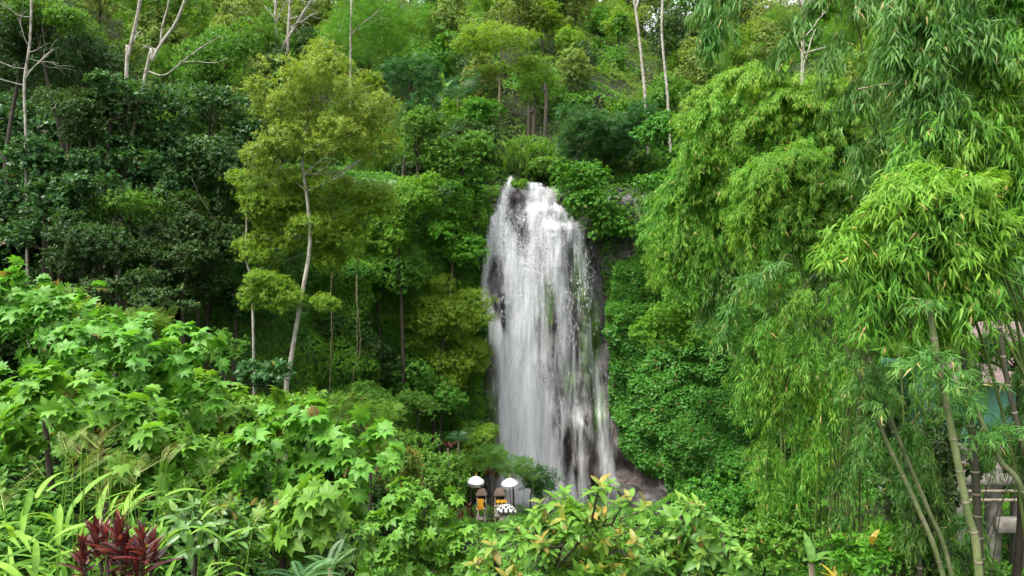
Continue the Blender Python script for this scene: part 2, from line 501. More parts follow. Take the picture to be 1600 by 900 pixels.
def lobe_shoots(lobes, n, rng, low=.35, gap=.42, seed=0, up=.55, fscale=1.1):
    """shoots on the outer shells of ellipsoid lobes [(centre, radii)], thinned by noise so that gaps stay open"""
    cs = np.array([l[0] for l in lobes], float); rs = np.array([l[1] for l in lobes], float)
    area = (rs[:, 0] * rs[:, 1] + rs[:, 0] * rs[:, 2] + rs[:, 1] * rs[:, 2])
    m = int(n * 2.6) + 10
    j = rng.choice(len(lobes), m, p=area / area.sum())
    d = nrm(rng.normal(size=(m, 3)))
    keep = rng.random(m) < np.where(d[:, 2] > -.15, 1.0, low)
    j = j[keep]; d = d[keep]
    rr = rng.uniform(.70, 1.04, (len(j), 1))
    p = cs[j] + d * rs[j] * rr
    # drop shoots deep inside another lobe
    ok = np.ones(len(p), bool)
    for c, r in zip(cs, rs):
        q = np.sum(((p - c) / r) ** 2, -1)
        ok &= q > .30
    g = vnoise(p * (fscale / max(.35, rs.min())), seed)
    ok &= g > gap * rng.uniform(.75, 1.0, len(p))
    p = p[ok][:n]; d = d[ok][:n]; jj = j[ok][:n]
    p = p + rng.normal(0, .13, p.shape) * rs[jj] + (rng.random((len(p), 1)) < .12) * d * rs[jj] * rng.uniform(.1, .45, (len(p), 1))
    out = nrm(d / rs[jj])
    D = nrm(out * .8 + np.array([0, 0, up]) + rng.normal(0, .28, p.shape))
    return p, D

def auto_lobes(c, r, n, rng, flat=.62, size=(.30, .48)):
    out = []
    for i in range(n):
        d = nrm(rng.normal(size=3)); d[2] = d[2] * .9 + .12
        q = rng.uniform(.45, .78)
        s = rng.uniform(*size)
        out.append((np.array(c) + d * np.array(r) * q, np.array([r[0] * s * rng.uniform(.85, 1.2), r[1] * s * rng.uniform(.85, 1.2), r[2] * s * flat * 1.5 * rng.uniform(.8, 1.15)])))
    return out

def limb(mb, a, b, r0, r1, rng, sag=.12, sides=6, n=6):
    a = np.asarray(a, float); b = np.asarray(b, float)
    l = np.linalg.norm(b - a)
    m1 = a + (b - a) * .35 + rng.normal(0, .05 * l, 3) + np.array([0, 0, -sag * l * .3])
    m2 = a + (b - a) * .7 + rng.normal(0, .05 * l, 3) + np.array([0, 0, sag * l * .25])
    mb.tube([a, m1, m2, b], [r0, r0 * .75 + r1 * .25, r0 * .4 + r1 * .6, r1], sides, n, cap=False)

# ------------------------------------------------------------------ the terrain
VAL = np.array([(-60, -80), (-40, -30), (-34, 25), (-27, 36), (-20, 43), (-14, 50), (-8, 56), (-3, 60), (9, 60), (14, 55), (18, 49), (23, 40), (26, 30), (29, 12), (34, -30), (60, -80)], float)
def val_dist(x, y):
    """metres outside the valley floor (0 inside)"""
    x = np.asarray(x, float); y = np.asarray(y, float)
    best = np.full(x.shape, 1e9); ins = np.zeros(x.shape, bool)
    n = len(VAL)
    for i in range(n):
        a = VAL[i]; b = VAL[(i + 1) % n]
        e = b - a
        t = np.clip(((x - a[0]) * e[0] + (y - a[1]) * e[1]) / (e @ e), 0, 1)
        if i < n - 1:
            best = np.minimum(best, np.hypot(x - a[0] - t * e[0], y - a[1] - t * e[1]))
        c = ((a[1] > y) != (b[1] > y)) & (x < (b[0] - a[0]) * (y - a[1]) / (b[1] - a[1] + 1e-12) + a[0])
        ins ^= c
    best = np.where(ins, 0, best)
    return np.where(y < -78, np.maximum(np.abs(x) - 60, 0), best)

def ground(x, y):
    x = np.asarray(x, float); y = np.asarray(y, float)
    floor = np.interp(y, [-80, 0, 12, 22, 32, 40, 50, 56, 62], [14, 12, 10.8, 9, 6.6, 5.2, 2.2, .6, .4])
    rb = smooth(4, 22, x) * smooth(60, 30, y) * 2.5
    floor = floor + rb
    bank = (15.9 + .03 * np.maximum(-x - 6, 0)) * smooth(31, 21, y) * smooth(1.0, -9.5, x + .12 * np.maximum(y - 8, 0)) * smooth(-60, -20, y)
    near = 16.0 * smooth(9.5, 6.5, y) * smooth(-1.2, -2.6, x) * smooth(-60, -20, y)
    f = np.maximum(np.maximum(floor, bank), near)
    d = val_dist(x, y)
    run = np.interp(x, [-45, -20, -12, -5, 9, 14, 24, 34], [17, 14, 9, 2.5, 2.5, 4, 7, 10])
    Hw = np.interp(x, [-45, -20, -8, -3, 9, 14, 30], [20, 22, 26, 27.2, 27.2, 26, 20])
    slope = np.interp(x, [-40, 0, 30], [.55, .50, .50])
    t = np.clip(d / run, 0, 1)
    w = Hw * (t * (1.35 - .35 * t))
    up = np.maximum(d - run, 0)
    hill = slope * 75 * (1 - np.exp(-up / 75.0)) * 1.9
    und = (fbm(np.stack([x * .06, y * .06, x * 0], -1), 3) - .5) * 5 * smooth(2, 20, d)
    n2 = (fbm(np.stack([x * .35, y * .35, x * 0], -1), 5, 3) - .5) * .7
    return f + w + hill + und + n2

def hit(px, py, ymax=240):
    """distance (world Y) at which a photo pixel's line of sight meets the terrain"""
    d = ray(px, py); Ys = np.arange(3, ymax, .25)
    p = CAM + d * Ys[:, None]
    below = p[:, 2] < ground(p[:, 0], p[:, 1])
    return float(Ys[np.argmax(below)]) if below.any() else float(ymax)

M_EARTH = noise_mat('forest earth', [(.3, (.010, .013, .005)), (.55, (.018, .024, .008)), (.75, (.034, .032, .015))], 1.2, .95, bump=.5)
fx = np.concatenate([-np.geomspace(900, 75, 16), np.arange(-70, 70.1, 1.0), np.geomspace(75, 900, 16)])
fy = np.concatenate([-np.geomspace(500, 45, 10), np.arange(-40, 190.1, 1.0), np.geomspace(196, 900, 12)])
GX, GY = np.meshgrid(fx, fy, indexing='ij')
g = grid_obj('ground', np.stack([GX, GY, ground(GX, GY)], -1), M_EARTH, flip=False)
g['kind'] = 'structure'

# ------------------------------------------------------------------ the cliff
CL = catmull([(-20.5, 42.3), (-14.3, 49.2), (-8.2, 55.0), (-3.6, 58.6), (-1.5, 59.2), (3, 59.2), (7.5, 59.2), (9.8, 58.4), (13.4, 54.5), (17.3, 48.5), (22.2, 39.6), (25.2, 29.8)], 1200)
_s = np.concatenate([[0], np.cumsum(np.linalg.norm(np.diff(CL, axis=0), axis=1))])
def px_x(px): return (px - 800) / 18.1
def py_z(py): return 20 + (430 - py) / 18.1

def cliff_off(x, z):
    """how far the rock stands out from its plan line, towards the viewer"""
    o = 1.6 * (1 - z / 28.0)
    o = o + .9 * smooth(24.6, 23.8, z) * smooth(2.4, 3.4, x) * smooth(7.2, 6.2, x)        # ledge under the lip
    o = o + .5 * smooth(26.2, 25.4, z) * smooth(-1.6, -.6, x) * smooth(5.2, 4.0, x)
    o = o + 1.1 * smooth(19.2, 17.6, z) * smooth(.2, -1.4, x) * smooth(-6, -2.6, x)      # shelf on the left
    o = o + .8 * smooth(9.5, 7.5, z) * smooth(4.8, 6.0, x)                                # brown slab low on the right
    o = o + 1.0 * smooth(3.6, 3.0, z) * smooth(7.5, 9.5, x)
    o = o - .9 * np.exp(-((x - .6) / .55) ** 2 - ((z - 26.2) / 1.1) ** 2)                 # dark notch beside the lip
    return o

def rock_noise(x, z):
    q = np.stack([x, x * 0, z], -1)
    n = (fbm(q * np.array([.55, 1, .30]), 21, 4) - .5) * 1.5
    blk = np.abs(fbm(q * np.array([.9, 1, .42]) + 7.3, 33, 2) - .5)
    n = n + np.clip(.16 - blk, 0, 1) * -2.2
    n = n + (np.round(fbm(q * np.array([.7, 1, .5]), 40, 2) * 7) / 7 - .5) * .9
    return n

sc = np.arange(0, _s[-1], .22); zc = np.arange(-1.0, 28.01, .22)
cx = np.interp(sc, _s, CL[:, 0]); cy = np.interp(sc, _s, CL[:, 1])
tx, ty = np.gradient(cx), np.gradient(cy); tl = np.hypot(tx, ty)
cnx, cny = ty / tl, -tx / tl
S2, Z2 = np.meshgrid(np.arange(len(sc)), zc, indexing='ij')
X0 = cx[S2]
OF = cliff_off(X0, Z2) + rock_noise(sc[S2] - 24, Z2)
# the top edge tucks back into the slope
OF = OF - 2.0 * smooth(26.6, 28.0, Z2) * (1 - .6 * smooth(-2, 0, X0) * smooth(5, 4, X0))
CLIFF = np.stack([X0 + cnx[S2] * OF, cy[S2] + cny[S2] * OF, Z2], -1)
def gauss(x, z, px, py, wx, wy):
    return np.exp(-((x - px_x(px)) / (wx / 18.1)) ** 2 - ((z - py_z(py)) / (wy / 18.1)) ** 2)
moss = np.zeros_like(X0)
for a in [(906, 430, 16, 60), (922, 530, 22, 90), (936, 640, 14, 50), (852, 475, 13, 60), (886, 590, 12, 30), (770, 640, 14, 60), (760, 380, 10, 40), (835, 640, 10, 50), (872, 285, 16, 20)]:
    moss = np.maximum(moss, gauss(X0, Z2, *a))
moss = np.maximum(moss, .8 * smooth(9.0, 11.5, X0) * smooth(6.5, 10, Z2 + .35 * (15 - X0)) + .8 * smooth(-3.4, -4.6, X0))
brown = gauss(X0, Z2, 962, 670, 26, 45) + .7 * gauss(X0, Z2, 905, 690, 30, 60) + .5 * gauss(X0, Z2, 1010, 740, 40, 40) + .4 * gauss(X0, Z2, 885, 320, 20, 30)
M_ROCK, t, p, out = new_mat('wet rock')
at = N(t, 'ShaderNodeAttribute', attribute_name='data'); sp = t.nodes.new('ShaderNodeSeparateColor'); t.links.new(at.outputs['Color'], sp.inputs[0])
tc = t.nodes.new('ShaderNodeTexCoord')
mp = N(t, 'ShaderNodeMapping'); mp.inputs['Scale'].default_value = (1, 1, .45); t.links.new(tc.outputs['Object'], mp.inputs[0])
n1 = N(t, 'ShaderNodeTexNoise', Scale=1.4, Detail=8.0, Roughness=.7); t.links.new(mp.outputs[0], n1.inputs['Vector'])
r1 = ramp(t, n1.outputs[0], [(.30, (.012, .011, .012)), (.45, (.034, .030, .032)), (.58, (.072, .062, .065)), (.68, (.115, .100, .100)), (.76, (.05, .042, .038))])
rb_ = ramp(t, n1.outputs[0], [(.32, (.016, .011, .009)), (.48, (.060, .040, .029)), (.62, (.115, .078, .056)), (.75, (.085, .065, .052))])
c1 = mix(t, sp.outputs[1], r1.outputs[0], rb_.outputs[0])
n2 = N(t, 'ShaderNodeTexNoise', Scale=3.2, Detail=6.0, Roughness=.7); t.links.new(tc.outputs['Object'], n2.inputs['Vector'])
rm = ramp(t, n2.outputs[0], [(.3, (.028, .062, .012)), (.55, (.065, .135, .022)), (.75, (.11, .19, .035))])
ma = N(t, 'ShaderNodeMath', operation='ADD'); t.links.new(sp.outputs[0], ma.inputs[0])
mb_ = N(t, 'ShaderNodeMath', operation='SUBTRACT'); t.links.new(n2.outputs[0], mb_.inputs[0]); mb_.inputs[1].default_value = .55
mc_ = N(t, 'ShaderNodeMath', operation='MULTIPLY'); t.links.new(mb_.outputs[0], mc_.inputs[0]); mc_.inputs[1].default_value = 2.2
t.links.new(mc_.outputs[0], ma.inputs[1])
mr_ = N(t, 'ShaderNodeMapRange'); t.links.new(ma.outputs[0], mr_.inputs[0]); mr_.inputs[1].default_value = .30; mr_.inputs[2].default_value = .62
t.links.new(mix(t, mr_.outputs[0], c1, rm.outputs[0]), p.inputs['Base Color'])
p.inputs['Roughness'].default_value = .42
bmp = N(t, 'ShaderNodeBump', Strength=1.0, Distance=.22); t.links.new(n1.outputs[0], bmp.inputs['Height']); t.links.new(bmp.outputs[0], p.inputs['Normal'])
cl = grid_obj('cliff', CLIFF, M_ROCK, np.stack([moss, brown, moss * 0], -1).reshape(-1, 3), flip=True)
cl['kind'] = 'structure'

# ------------------------------------------------------------------ the waterfall
STREAMS = [
    [(799, 272, 4, .95), (796, 288, 5, .95), (789, 308, 8, .95), (782, 340, 13, .95), (792, 385, 22, .95), (806, 430, 24, 1.0), (814, 500, 23, 1.0), (815, 560, 25, 1.0), (815, 620, 28, 1.0), (822, 700, 33, 1.0), (826, 770, 36, 1.0)],
    [(832, 286, 13, .97), (836, 318, 19, .97), (838, 345, 26, .95), (846, 372, 24, .9), (842, 420, 22, .75), (836, 480, 20, .6), (834, 560, 16, .45), (838, 660, 20, .4), (840, 770, 24, .35)],
    [(850, 296, 8, .9), (856, 330, 10, .9), (860, 352, 14, 1.0), (866, 385, 14, .97), (870, 420, 12, .8), (876, 470, 11, .75), (880, 520, 12, .6), (885, 600, 18, .34), (890, 700, 22, .24), (892, 770, 24, .24)],
    [(860, 296, 4, .8), (866, 320, 5, .8), (886, 346, 13, .85), (897, 368, 15, .8), (905, 400, 13, .65), (914, 480, 16, .34), (924, 560, 17, .32), (934, 640, 14, .40), (944, 715, 12, .46), (948, 770, 14, .46)],
    [(776, 335, 7, .8), (763, 395, 9, .6), (757, 440, 8, .65), (764, 485, 10, .75), (779, 525, 14, 1.0), (792, 560, 17, 1.0), (804, 610, 20, .95), (808, 700, 24, .9), (808, 770, 26, .9)],
    [(752, 452, 4, .7), (760, 470, 6, .8), (772, 500, 9, .9), (782, 540, 12, .9)],
    [(893, 640, 6, .15), (912, 655, 8, .30), (928, 682, 9, .42), (940, 712, 9, .45), (946, 750, 10, .45)],
    [(838, 330, 42, .40), (842, 430, 66, .26), (846, 550, 80, .22), (852, 700, 86, .30), (855, 770, 90, .42)],
]
def flow(x, z):
    f = np.ones_like(x)
    for st in STREAMS:
        a = np.array(st, float)
        zz = py_z(a[:, 1])[::-1]
        cxs = np.interp(z, zz, px_x(a[:, 0])[::-1]); w = np.interp(z, zz, (a[:, 2] / 18.1)[::-1]); it = np.interp(z, zz, a[::-1, 3])
        inside = smooth(zz[-1] + .25, zz[-1] - .25, z) * (smooth(zz[0] - .6, zz[0] + .6, z) if a[-1, 1] < 760 else 1)
        f = f * (1 - it * inside * np.exp(-np.abs((x - cxs) / w) ** 2.4))
    return 1 - f

def water_mat(name, seed, sx, sz, gain, bias, soft, col=(.72, .735, .76)):
    m, t, p, out = new_mat(name)
    at = N(t, 'ShaderNodeAttribute', attribute_name='data'); sp = t.nodes.new('ShaderNodeSeparateColor'); t.links.new(at.outputs['Color'], sp.inputs[0])
    tc = t.nodes.new('ShaderNodeTexCoord')
    mp = N(t, 'ShaderNodeMapping'); mp.inputs['Scale'].default_value = (sx, .4, sz); mp.inputs['Location'].default_value = (seed, 0, seed * 2)
    t.links.new(tc.outputs['Object'], mp.inputs[0])
    n1 = N(t, 'ShaderNodeTexNoise', Scale=1.0, Detail=7.0, Roughness=.68, Distortion=.5); t.links.new(mp.outputs[0], n1.inputs['Vector'])
    mp2 = N(t, 'ShaderNodeMapping'); mp2.inputs['Scale'].default_value = (sx * 2.2, .4, sx * 1.3); t.links.new(tc.outputs['Object'], mp2.inputs[0])
    n2 = N(t, 'ShaderNodeTexNoise', Scale=1.0, Detail=5.0, Roughness=.75, Distortion=1.0); t.links.new(mp2.outputs[0], n2.inputs['Vector'])
    # froth near the top, long streaks lower down (channel 1 = how far the water has fallen)
    nn = N(t, 'ShaderNodeMix'); t.links.new(sp.outputs[1], nn.inputs[0]); t.links.new(n2.outputs[0], nn.inputs[2]); t.links.new(n1.outputs[0], nn.inputs[3])
    def M(op, a, b):
        k = N(t, 'ShaderNodeMath', operation=op)
        for s, v in zip(k.inputs, (a, b)):
            if hasattr(v, 'is_output'): t.links.new(v, s)
            else: s.default_value = v
        return k.outputs[0]
    c = M('MULTIPLY', M('SUBTRACT', nn.outputs[0], .5), M('SUBTRACT', soft, M('MULTIPLY', sp.outputs[1], soft * .66)))
    a = M('ADD', M('MULTIPLY', sp.outputs[0], gain), M('ADD', c, bias))
    mp3 = N(t, 'ShaderNodeMapping'); mp3.inputs['Scale'].default_value = (1.15, .3, .15); mp3.inputs['Location'].default_value = (seed * 3, 0, 1.7); t.links.new(tc.outputs['Object'], mp3.inputs[0])
    n3 = N(t, 'ShaderNodeTexNoise', Scale=1.0, Detail=3.0, Roughness=.6, Distortion=.8); t.links.new(mp3.outputs[0], n3.inputs['Vector'])
    a = M('ADD', a, M('MULTIPLY', M('SUBTRACT', n3.outputs[0], .52), 2.0))
    a = M('MULTIPLY', a, M('MULTIPLY', M('MINIMUM', M('MULTIPLY', sp.outputs[0], 6.0), 1.0), sp.outputs[2]))
    cl_ = N(t, 'ShaderNodeClamp'); t.links.new(a, cl_.inputs[0]); cl_.inputs[2].default_value = .97
    p.inputs['Base Color'].default_value = (*col, 1); p.inputs['Roughness'].default_value = .4
    tlc = t.nodes.new('ShaderNodeBsdfTranslucent'); tlc.inputs[0].default_value = (*col, 1)
    m1 = N(t, 'ShaderNodeMixShader'); m1.inputs[0].default_value = .35; t.links.new(p.outputs[0], m1.inputs[1]); t.links.new(tlc.outputs[0], m1.inputs[2])
    tr = t.nodes.new('ShaderNodeBsdfTransparent')
    m2 = N(t, 'ShaderNodeMixShader'); t.links.new(cl_.outputs[0], m2.inputs[0]); t.links.new(tr.outputs[0], m2.inputs[1]); t.links.new(m1.outputs[0], m2.inputs[2])
    t.links.new(m2.outputs[0], out.inputs['Surface'])
    b = N(t, 'ShaderNodeBump', Strength=.25, Distance=.12); t.links.new(nn.outputs[0], b.inputs['Height']); t.links.new(b.outputs[0], p.inputs['Normal'])
    return m

wx = np.arange(-3.6, 10.2, .10); wz = np.arange(0.3, 29.2, .10)
WX, WZ = np.meshgrid(wx, wz, indexing='ij')
FL = flow(WX, WZ)
fall = smooth(27, 15, WZ)
def water_y(x, z, d):
    back = 1.9 * smooth(27.4, 29.2, z)               # runs back over the lip
    return 59.2 - cliff_off(x, np.minimum(z, 27)) - d - .5 + back - .35 * flow(x, z)
nrng = np.random.default_rng(5)
wf = thing('waterfall', 'tall white waterfall pouring over the dark cliff between the green walls', 'waterfall', (2.5, 57, .4))
layers = [(0.0, 1.0, water_mat('falling water', 0.0, 2.6, .20, 1.22, -.32, 3.4)),
          (0.45, 1.0, water_mat('falling water front', 13.7, 4.2, .32, .85, -.50, 3.4)),
          (1.0, 1.0, water_mat('spray veil', 5.1, 1.1, .14, .70, -.18, .9))]
for i, (d, e, m) in enumerate(layers):
    wob = (fbm(np.stack([WX * 1.4, WX * 0 + i * 9, WZ * .25], -1), 60 + i, 3) - .5) * .7
    froth = (vnoise(np.stack([WX * 3, WX * 0 + i, WZ * 1.2], -1), 70 + i) - .5) * .3 * (1 - fall)
    Gm = np.stack([WX, water_y(WX, WZ, d) + wob + froth, WZ], -1)
    f2 = FL if i < 2 else np.maximum(FL, .0) * smooth(24, 10, WZ)
    edge = smooth(-3.6, -2.9, WX) * smooth(10.1, 9.3, WX) * smooth(29.1, 28.6, WZ)
    grid_obj('water_sheet', Gm, m, np.stack([f2, fall, edge], -1).reshape(-1, 3), flip=True, parent=wf)
# single drops and torn threads of water
M_DROP, t, p, out = new_mat('water drops')
p.inputs['Base Color'].default_value = (.70, .72, .75, 1); p.inputs['Roughness'].default_value = .3
n = 60000
dx = nrng.uniform(-3.4, 9.6, n); dz = .6 + 28 * nrng.random(n) ** .8
fl = flow(dx, dz)
clump = fbm(np.stack([dx * 1.6, dx * 0, dz * .55], -1), 81, 3)
keep = nrng.random(n) < (fl * .8 + .05) * (.12 + .88 * smooth(14, 25, dz)) * smooth(.36, .66, clump) * smooth(2, 12, dz) * (fl > .06)
dx, dz, fl = dx[keep], dz[keep], fl[keep]
n = len(dx)
dy = water_y(dx, dz, 0) - nrng.random(n) ** 2 * 1.1 - .15
fallen = smooth(28, 12, dz)
dl = nrng.uniform(.02, .07, n) * (1 + 3 * fallen); dr = nrng.uniform(.008, .024, n)
T = np.array([(0, 0, 1), (1, 0, 0), (-.5, -.87, 0), (-.5, .87, 0), (0, 0, -1)], float)
lean = nrng.normal(0, .12, (n, 2))
Vd = np.stack([T[None, :, 0] * dr[:, None] + dx[:, None] + lean[:, :1] * T[None, :, 2] * dl[:, None], T[None, :, 1] * dr[:, None] + dy[:, None], T[None, :, 2] * dl[:, None] + dz[:, None]], -1)
Fd = np.array([(0, 1, 3), (0, 3, 2), (0, 2, 1), (4, 3, 1), (4, 2, 3), (4, 1, 2)])
me = raw_mesh('drops', Vd.reshape(-1, 3) - wloc(wf), np.full(n * 6, 3), (Fd[None] + (np.arange(n) * 5)[:, None, None]).ravel(), M_DROP)
o = link('drops', me, wf); o['kind'] = 'stuff'

# mist standing round the foot of the fall
M_MIST = bpy.data.materials.new('mist'); M_MIST.use_nodes = True
t = M_MIST.node_tree; t.nodes.remove(t.nodes['Principled BSDF'])
pv = t.nodes.new('ShaderNodeVolumePrincipled'); pv.inputs['Color'].default_value = (.92, .95, 1, 1); pv.inputs['Density'].default_value = .085; pv.inputs['Anisotropy'].default_value = .1
t.links.new(pv.outputs[0], t.nodes['Material Output'].inputs['Volume'])
def ellipsoid(mb, c, r, nu=24, nv=14):
    ph = np.linspace(0, math.pi, nv)
    prof = np.stack([np.sin(ph), np.cos(ph)], -1); prof[0, 0] = prof[-1, 0] = .001
    a = np.linspace(0, 2 * math.pi, nu, endpoint=False)
    V = np.stack([prof[:, 0][:, None] * np.cos(a) * r[0], prof[:, 0][:, None] * np.sin(a) * r[1], np.repeat(prof[:, 1][:, None], nu, 1) * r[2]], -1).reshape(-1, 3) + np.array(c)
    F = [(i * nu + j, i * nu + (j + 1) % nu, (i + 1) * nu + (j + 1) % nu, (i + 1) * nu + j) for i in range(nv - 1) for j in range(nu)]
    mb.add(V, [f[::-1] for f in F])
for c, r in (((.9, 54.9, 4.5), (2.8, 1.7, 8.5)), ((2.2, 54.6, 1.0), (3.6, 1.5, 3.6))):
    b = MB(); ellipsoid(b, c, r)
    o = b.build('mist', M_MIST); o['kind'] = 'stuff'; o['label'] = 'pale mist hanging at the foot of the waterfall'; o['category'] = 'mist'; o['group'] = 'mist at the foot of the fall'

# plunge pool, its outflow and the boulders in it
M_WATER, t, p, out = new_mat('pool water')
p.inputs['Base Color'].default_value = (.022, .026, .022, 1); p.inputs['Roughness'].default_value = .35
nz = N(t, 'ShaderNodeTexNoise', Scale=2.5, Detail=4.0); b_ = N(t, 'ShaderNodeBump', Strength=.35, Distance=.1)
t.links.new(nz.outputs[0], b_.inputs['Height']); t.links.new(b_.outputs[0], p.inputs['Normal'])
px_ = np.linspace(-6, 16, 60); py_ = np.linspace(44, 60, 50)
PX, PY = np.meshgrid(px_, py_, indexing='ij')
pool = grid_obj('pool', np.stack([PX, PY, 1.35 + 0 * PX], -1), M_WATER); pool['kind'] = 'structure'
M_BOULDER = noise_mat('boulder stone', [(.3, (.012, .011, .012)), (.5, (.035, .032, .033)), (.72, (.075, .067, .064))], 2.2, .5, bump=.5)
brng = np.random.default_rng(12)
def boulder(px, py, Y, r, label, sq=.7):
    c = P(px, py, Y)
    nu, nv = 22, 14
    u = np.linspace(0, 2 * math.pi, nu, endpoint=False); v = np.linspace(0.02, math.pi - .02, nv)
    D = np.stack([np.outer(np.sin(v), np.cos(u)), np.outer(np.sin(v), np.sin(u)), np.outer(np.cos(v), np.ones(nu))], -1)
    k = brng.uniform(0, 50)
    rr = .72 + .55 * fbm(D * 1.3 + k, 3, 3) + .12 * np.round(fbm(D * 1.1 + k + 4, 9, 2) * 4) / 4
    V = D * rr[..., None] * np.array([r, r * .9, r * sq]) + c
    F = [(i * nu + j, (i + 1) * nu + j, (i + 1) * nu + (j + 1) % nu, i * nu + (j + 1) % nu) for i in range(nv - 1) for j in range(nu)]
    F += [tuple(range(nu)), tuple((nv - 1) * nu + j for j in range(nu))[::-1]]
    b = MB(); b.add(V.reshape(-1, 3), F); o = b.build('boulder', M_BOULDER)
    tag(o, label, 'boulder'); return o

# ------------------------------------------------------------------ ground cover and creepers (nobody could count these)
def grid_normals(G):
    a = np.gradient(G, axis=0); b = np.gradient(G, axis=1)
    return nrm(np.cross(a, b))
def grid_scatter(G, n, rng, w=None, flip=False):
    a = G[1:, :-1] - G[:-1, :-1]; b = G[:-1, 1:] - G[:-1, :-1]
    cr = np.cross(a, b); ar = np.linalg.norm(cr, axis=-1)
    nn = nrm(cr) * (-1 if flip else 1)
    if w is not None: ar = ar * w[:-1, :-1]
    pr = ar.ravel() / ar.sum()
    j = rng.choice(len(pr), n, p=pr)
    iu, iv = np.unravel_index(j, ar.shape)
    u = rng.random((n, 1)); v = rng.random((n, 1))
    p = G[iu, iv] * (1 - u) * (1 - v) + G[iu + 1, iv] * u * (1 - v) + G[iu, iv + 1] * (1 - u) * v + G[iu + 1, iv + 1] * u * v
    return p, nn[iu, iv], iu, iv
def to_px(p):
    q = p - CAM
    yc = q[:, 1] * CP - q[:, 2] * SP_; zc_ = q[:, 1] * SP_ + q[:, 2] * CP
    yc = np.maximum(yc, .01)
    return 800 + FPX * q[:, 0] / yc, 450 - FPX * zc_ / yc, yc

hp = np.arange(-200, 1801, 40); vp = np.arange(-120, 1021, 30)
HITS = np.array([[hit(a, b) for b in vp] for a in hp])
def in_view(p, slack=4.0):
    x, y, d = to_px(p)
    i = np.clip(((x + 200) / 40).round().astype(int), 0, len(hp) - 1); j = np.clip(((y + 120) / 30).round().astype(int), 0, len(vp) - 1)
    return (x > -150) & (x < 1750) & (y > -100) & (y < 990) & (p[:, 1] > 4) & (p[:, 1] < HITS[i, j] + slack)

def cover(name, label, cat, spk, p, D, rng, Lmin_px=5.0, k=None, L=None, group=None):
    s = SPC[spk]; w = dict(s['w'])
    pp, f, u, S, rn, ag = whorls(p, D, k or s['k'], 1.0, rng, **dict(w, ln=.35))
    kk = k or s['k']
    Lr = np.repeat(np.maximum(L or s['L'], Lmin_px * p[:, 1] / FPX), kk)
    base = np.repeat(p, kk, 0)
    pp = base + (pp - base) * Lr[:, None]
    o = leaves_mesh(name, s['tm'], pp, f, u, S * Lr, rn, ag, s['mat'])
    tag(o, label, cat, group, 'stuff'); return o

rng = np.random.default_rng(100)
# slopes: sampled on a fine copy of the terrain, bulged into low bushes
ux = np.arange(-62, 62, .5); uy = np.arange(6, 170, .5)
UX, UY = np.meshgrid(ux, uy, indexing='ij')
UZ = ground(UX, UY)
bul = np.clip(fbm(np.stack([UX * .45, UY * .45, UZ * .45], -1), 51, 3) - .38, 0, 1) * 4.2
UG = np.stack([UX, UY, UZ], -1)
UGN = grid_normals(UG)
bul2 = np.clip(fbm(np.stack([UX * .22, UY * .22, UZ * .22], -1), 53, 3) - .40, 0, 1) * 6 * smooth(62, 80, UY)
UG = UG + UGN * bul[..., None] * (.8 + 1.6 * smooth(-5, -10, UX) * smooth(24, 32, UY))[..., None] + np.array([0, 0, 1.0]) * bul2[..., None]
p, nn, iu, iv = grid_scatter(UG, 1000000, rng, w=(1 + 2.2 * smooth(-5, -10, UX) * smooth(24, 32, UY) * smooth(90, 70, UY)) / np.maximum(UY, 12) ** 1.2)
ok = in_view(p, 5)
ok &= ~((p[:, 0] > -3.2) & (p[:, 0] < 8.6) & (p[:, 1] > 52) & (p[:, 2] < 27.6))
ok &= ~((p[:, 1] > 47) & (p[:, 2] < 2.8))
vd_ = val_dist(p[:, 0], p[:, 1])
ok &= ~((vd_ < 3.4) & (p[:, 1] > 42) & (p[:, 0] > -9) & (p[:, 0] < 19) & (p[:, 2] < 25.5) & ((vd_ > 0) | (p[:, 1] > 51)))
p, nn = p[ok], nn[ok]
D = nrm(nn * .6 + np.array([0, -.1, .65]) + rng.normal(0, .3, p.shape))
zone = fbm(p * .16, 57, 3); z2 = rng.random(len(p))
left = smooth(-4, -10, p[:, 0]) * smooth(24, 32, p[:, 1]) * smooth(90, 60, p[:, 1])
far = smooth(62, 75, p[:, 1])
near = p[:, 1] < 26
pick = np.full(len(p), 0)
pick[(zone > .50)] = 1
pick[(zone > .60)] = 2
pick[(far > z2) & (zone < .55)] = 3
pick[(far > z2) & (zone < .46)] = 4
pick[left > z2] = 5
pick[near & (zone > .46)] = 2
names = ['mid', 'bright', 'vine', 'haze_tint', 'feather', 'dark']
ulab = ['mid green low bushes covering the valley sides', 'bright green low growth covering the valley sides', 'heart leaved ground vines spreading over the banks',
        'pale olive scrub spread over the high slope', 'feathery light green scrub over the high slope', 'dark undergrowth filling the shaded left slope']
rr = rng.random(len(p))
dens = [.75, .75, .75, .8, .6, 1.0]
for i, nme in enumerate(names):
    s = (pick == i) & (rr < dens[i])
    if s.sum() < 10: continue
    pq = p[s]; kk = SPC[nme]['k']
    cover('undergrowth', ulab[i], 'undergrowth', nme, pq, D[s], rng, 5.0, k=max(3, kk - 3))

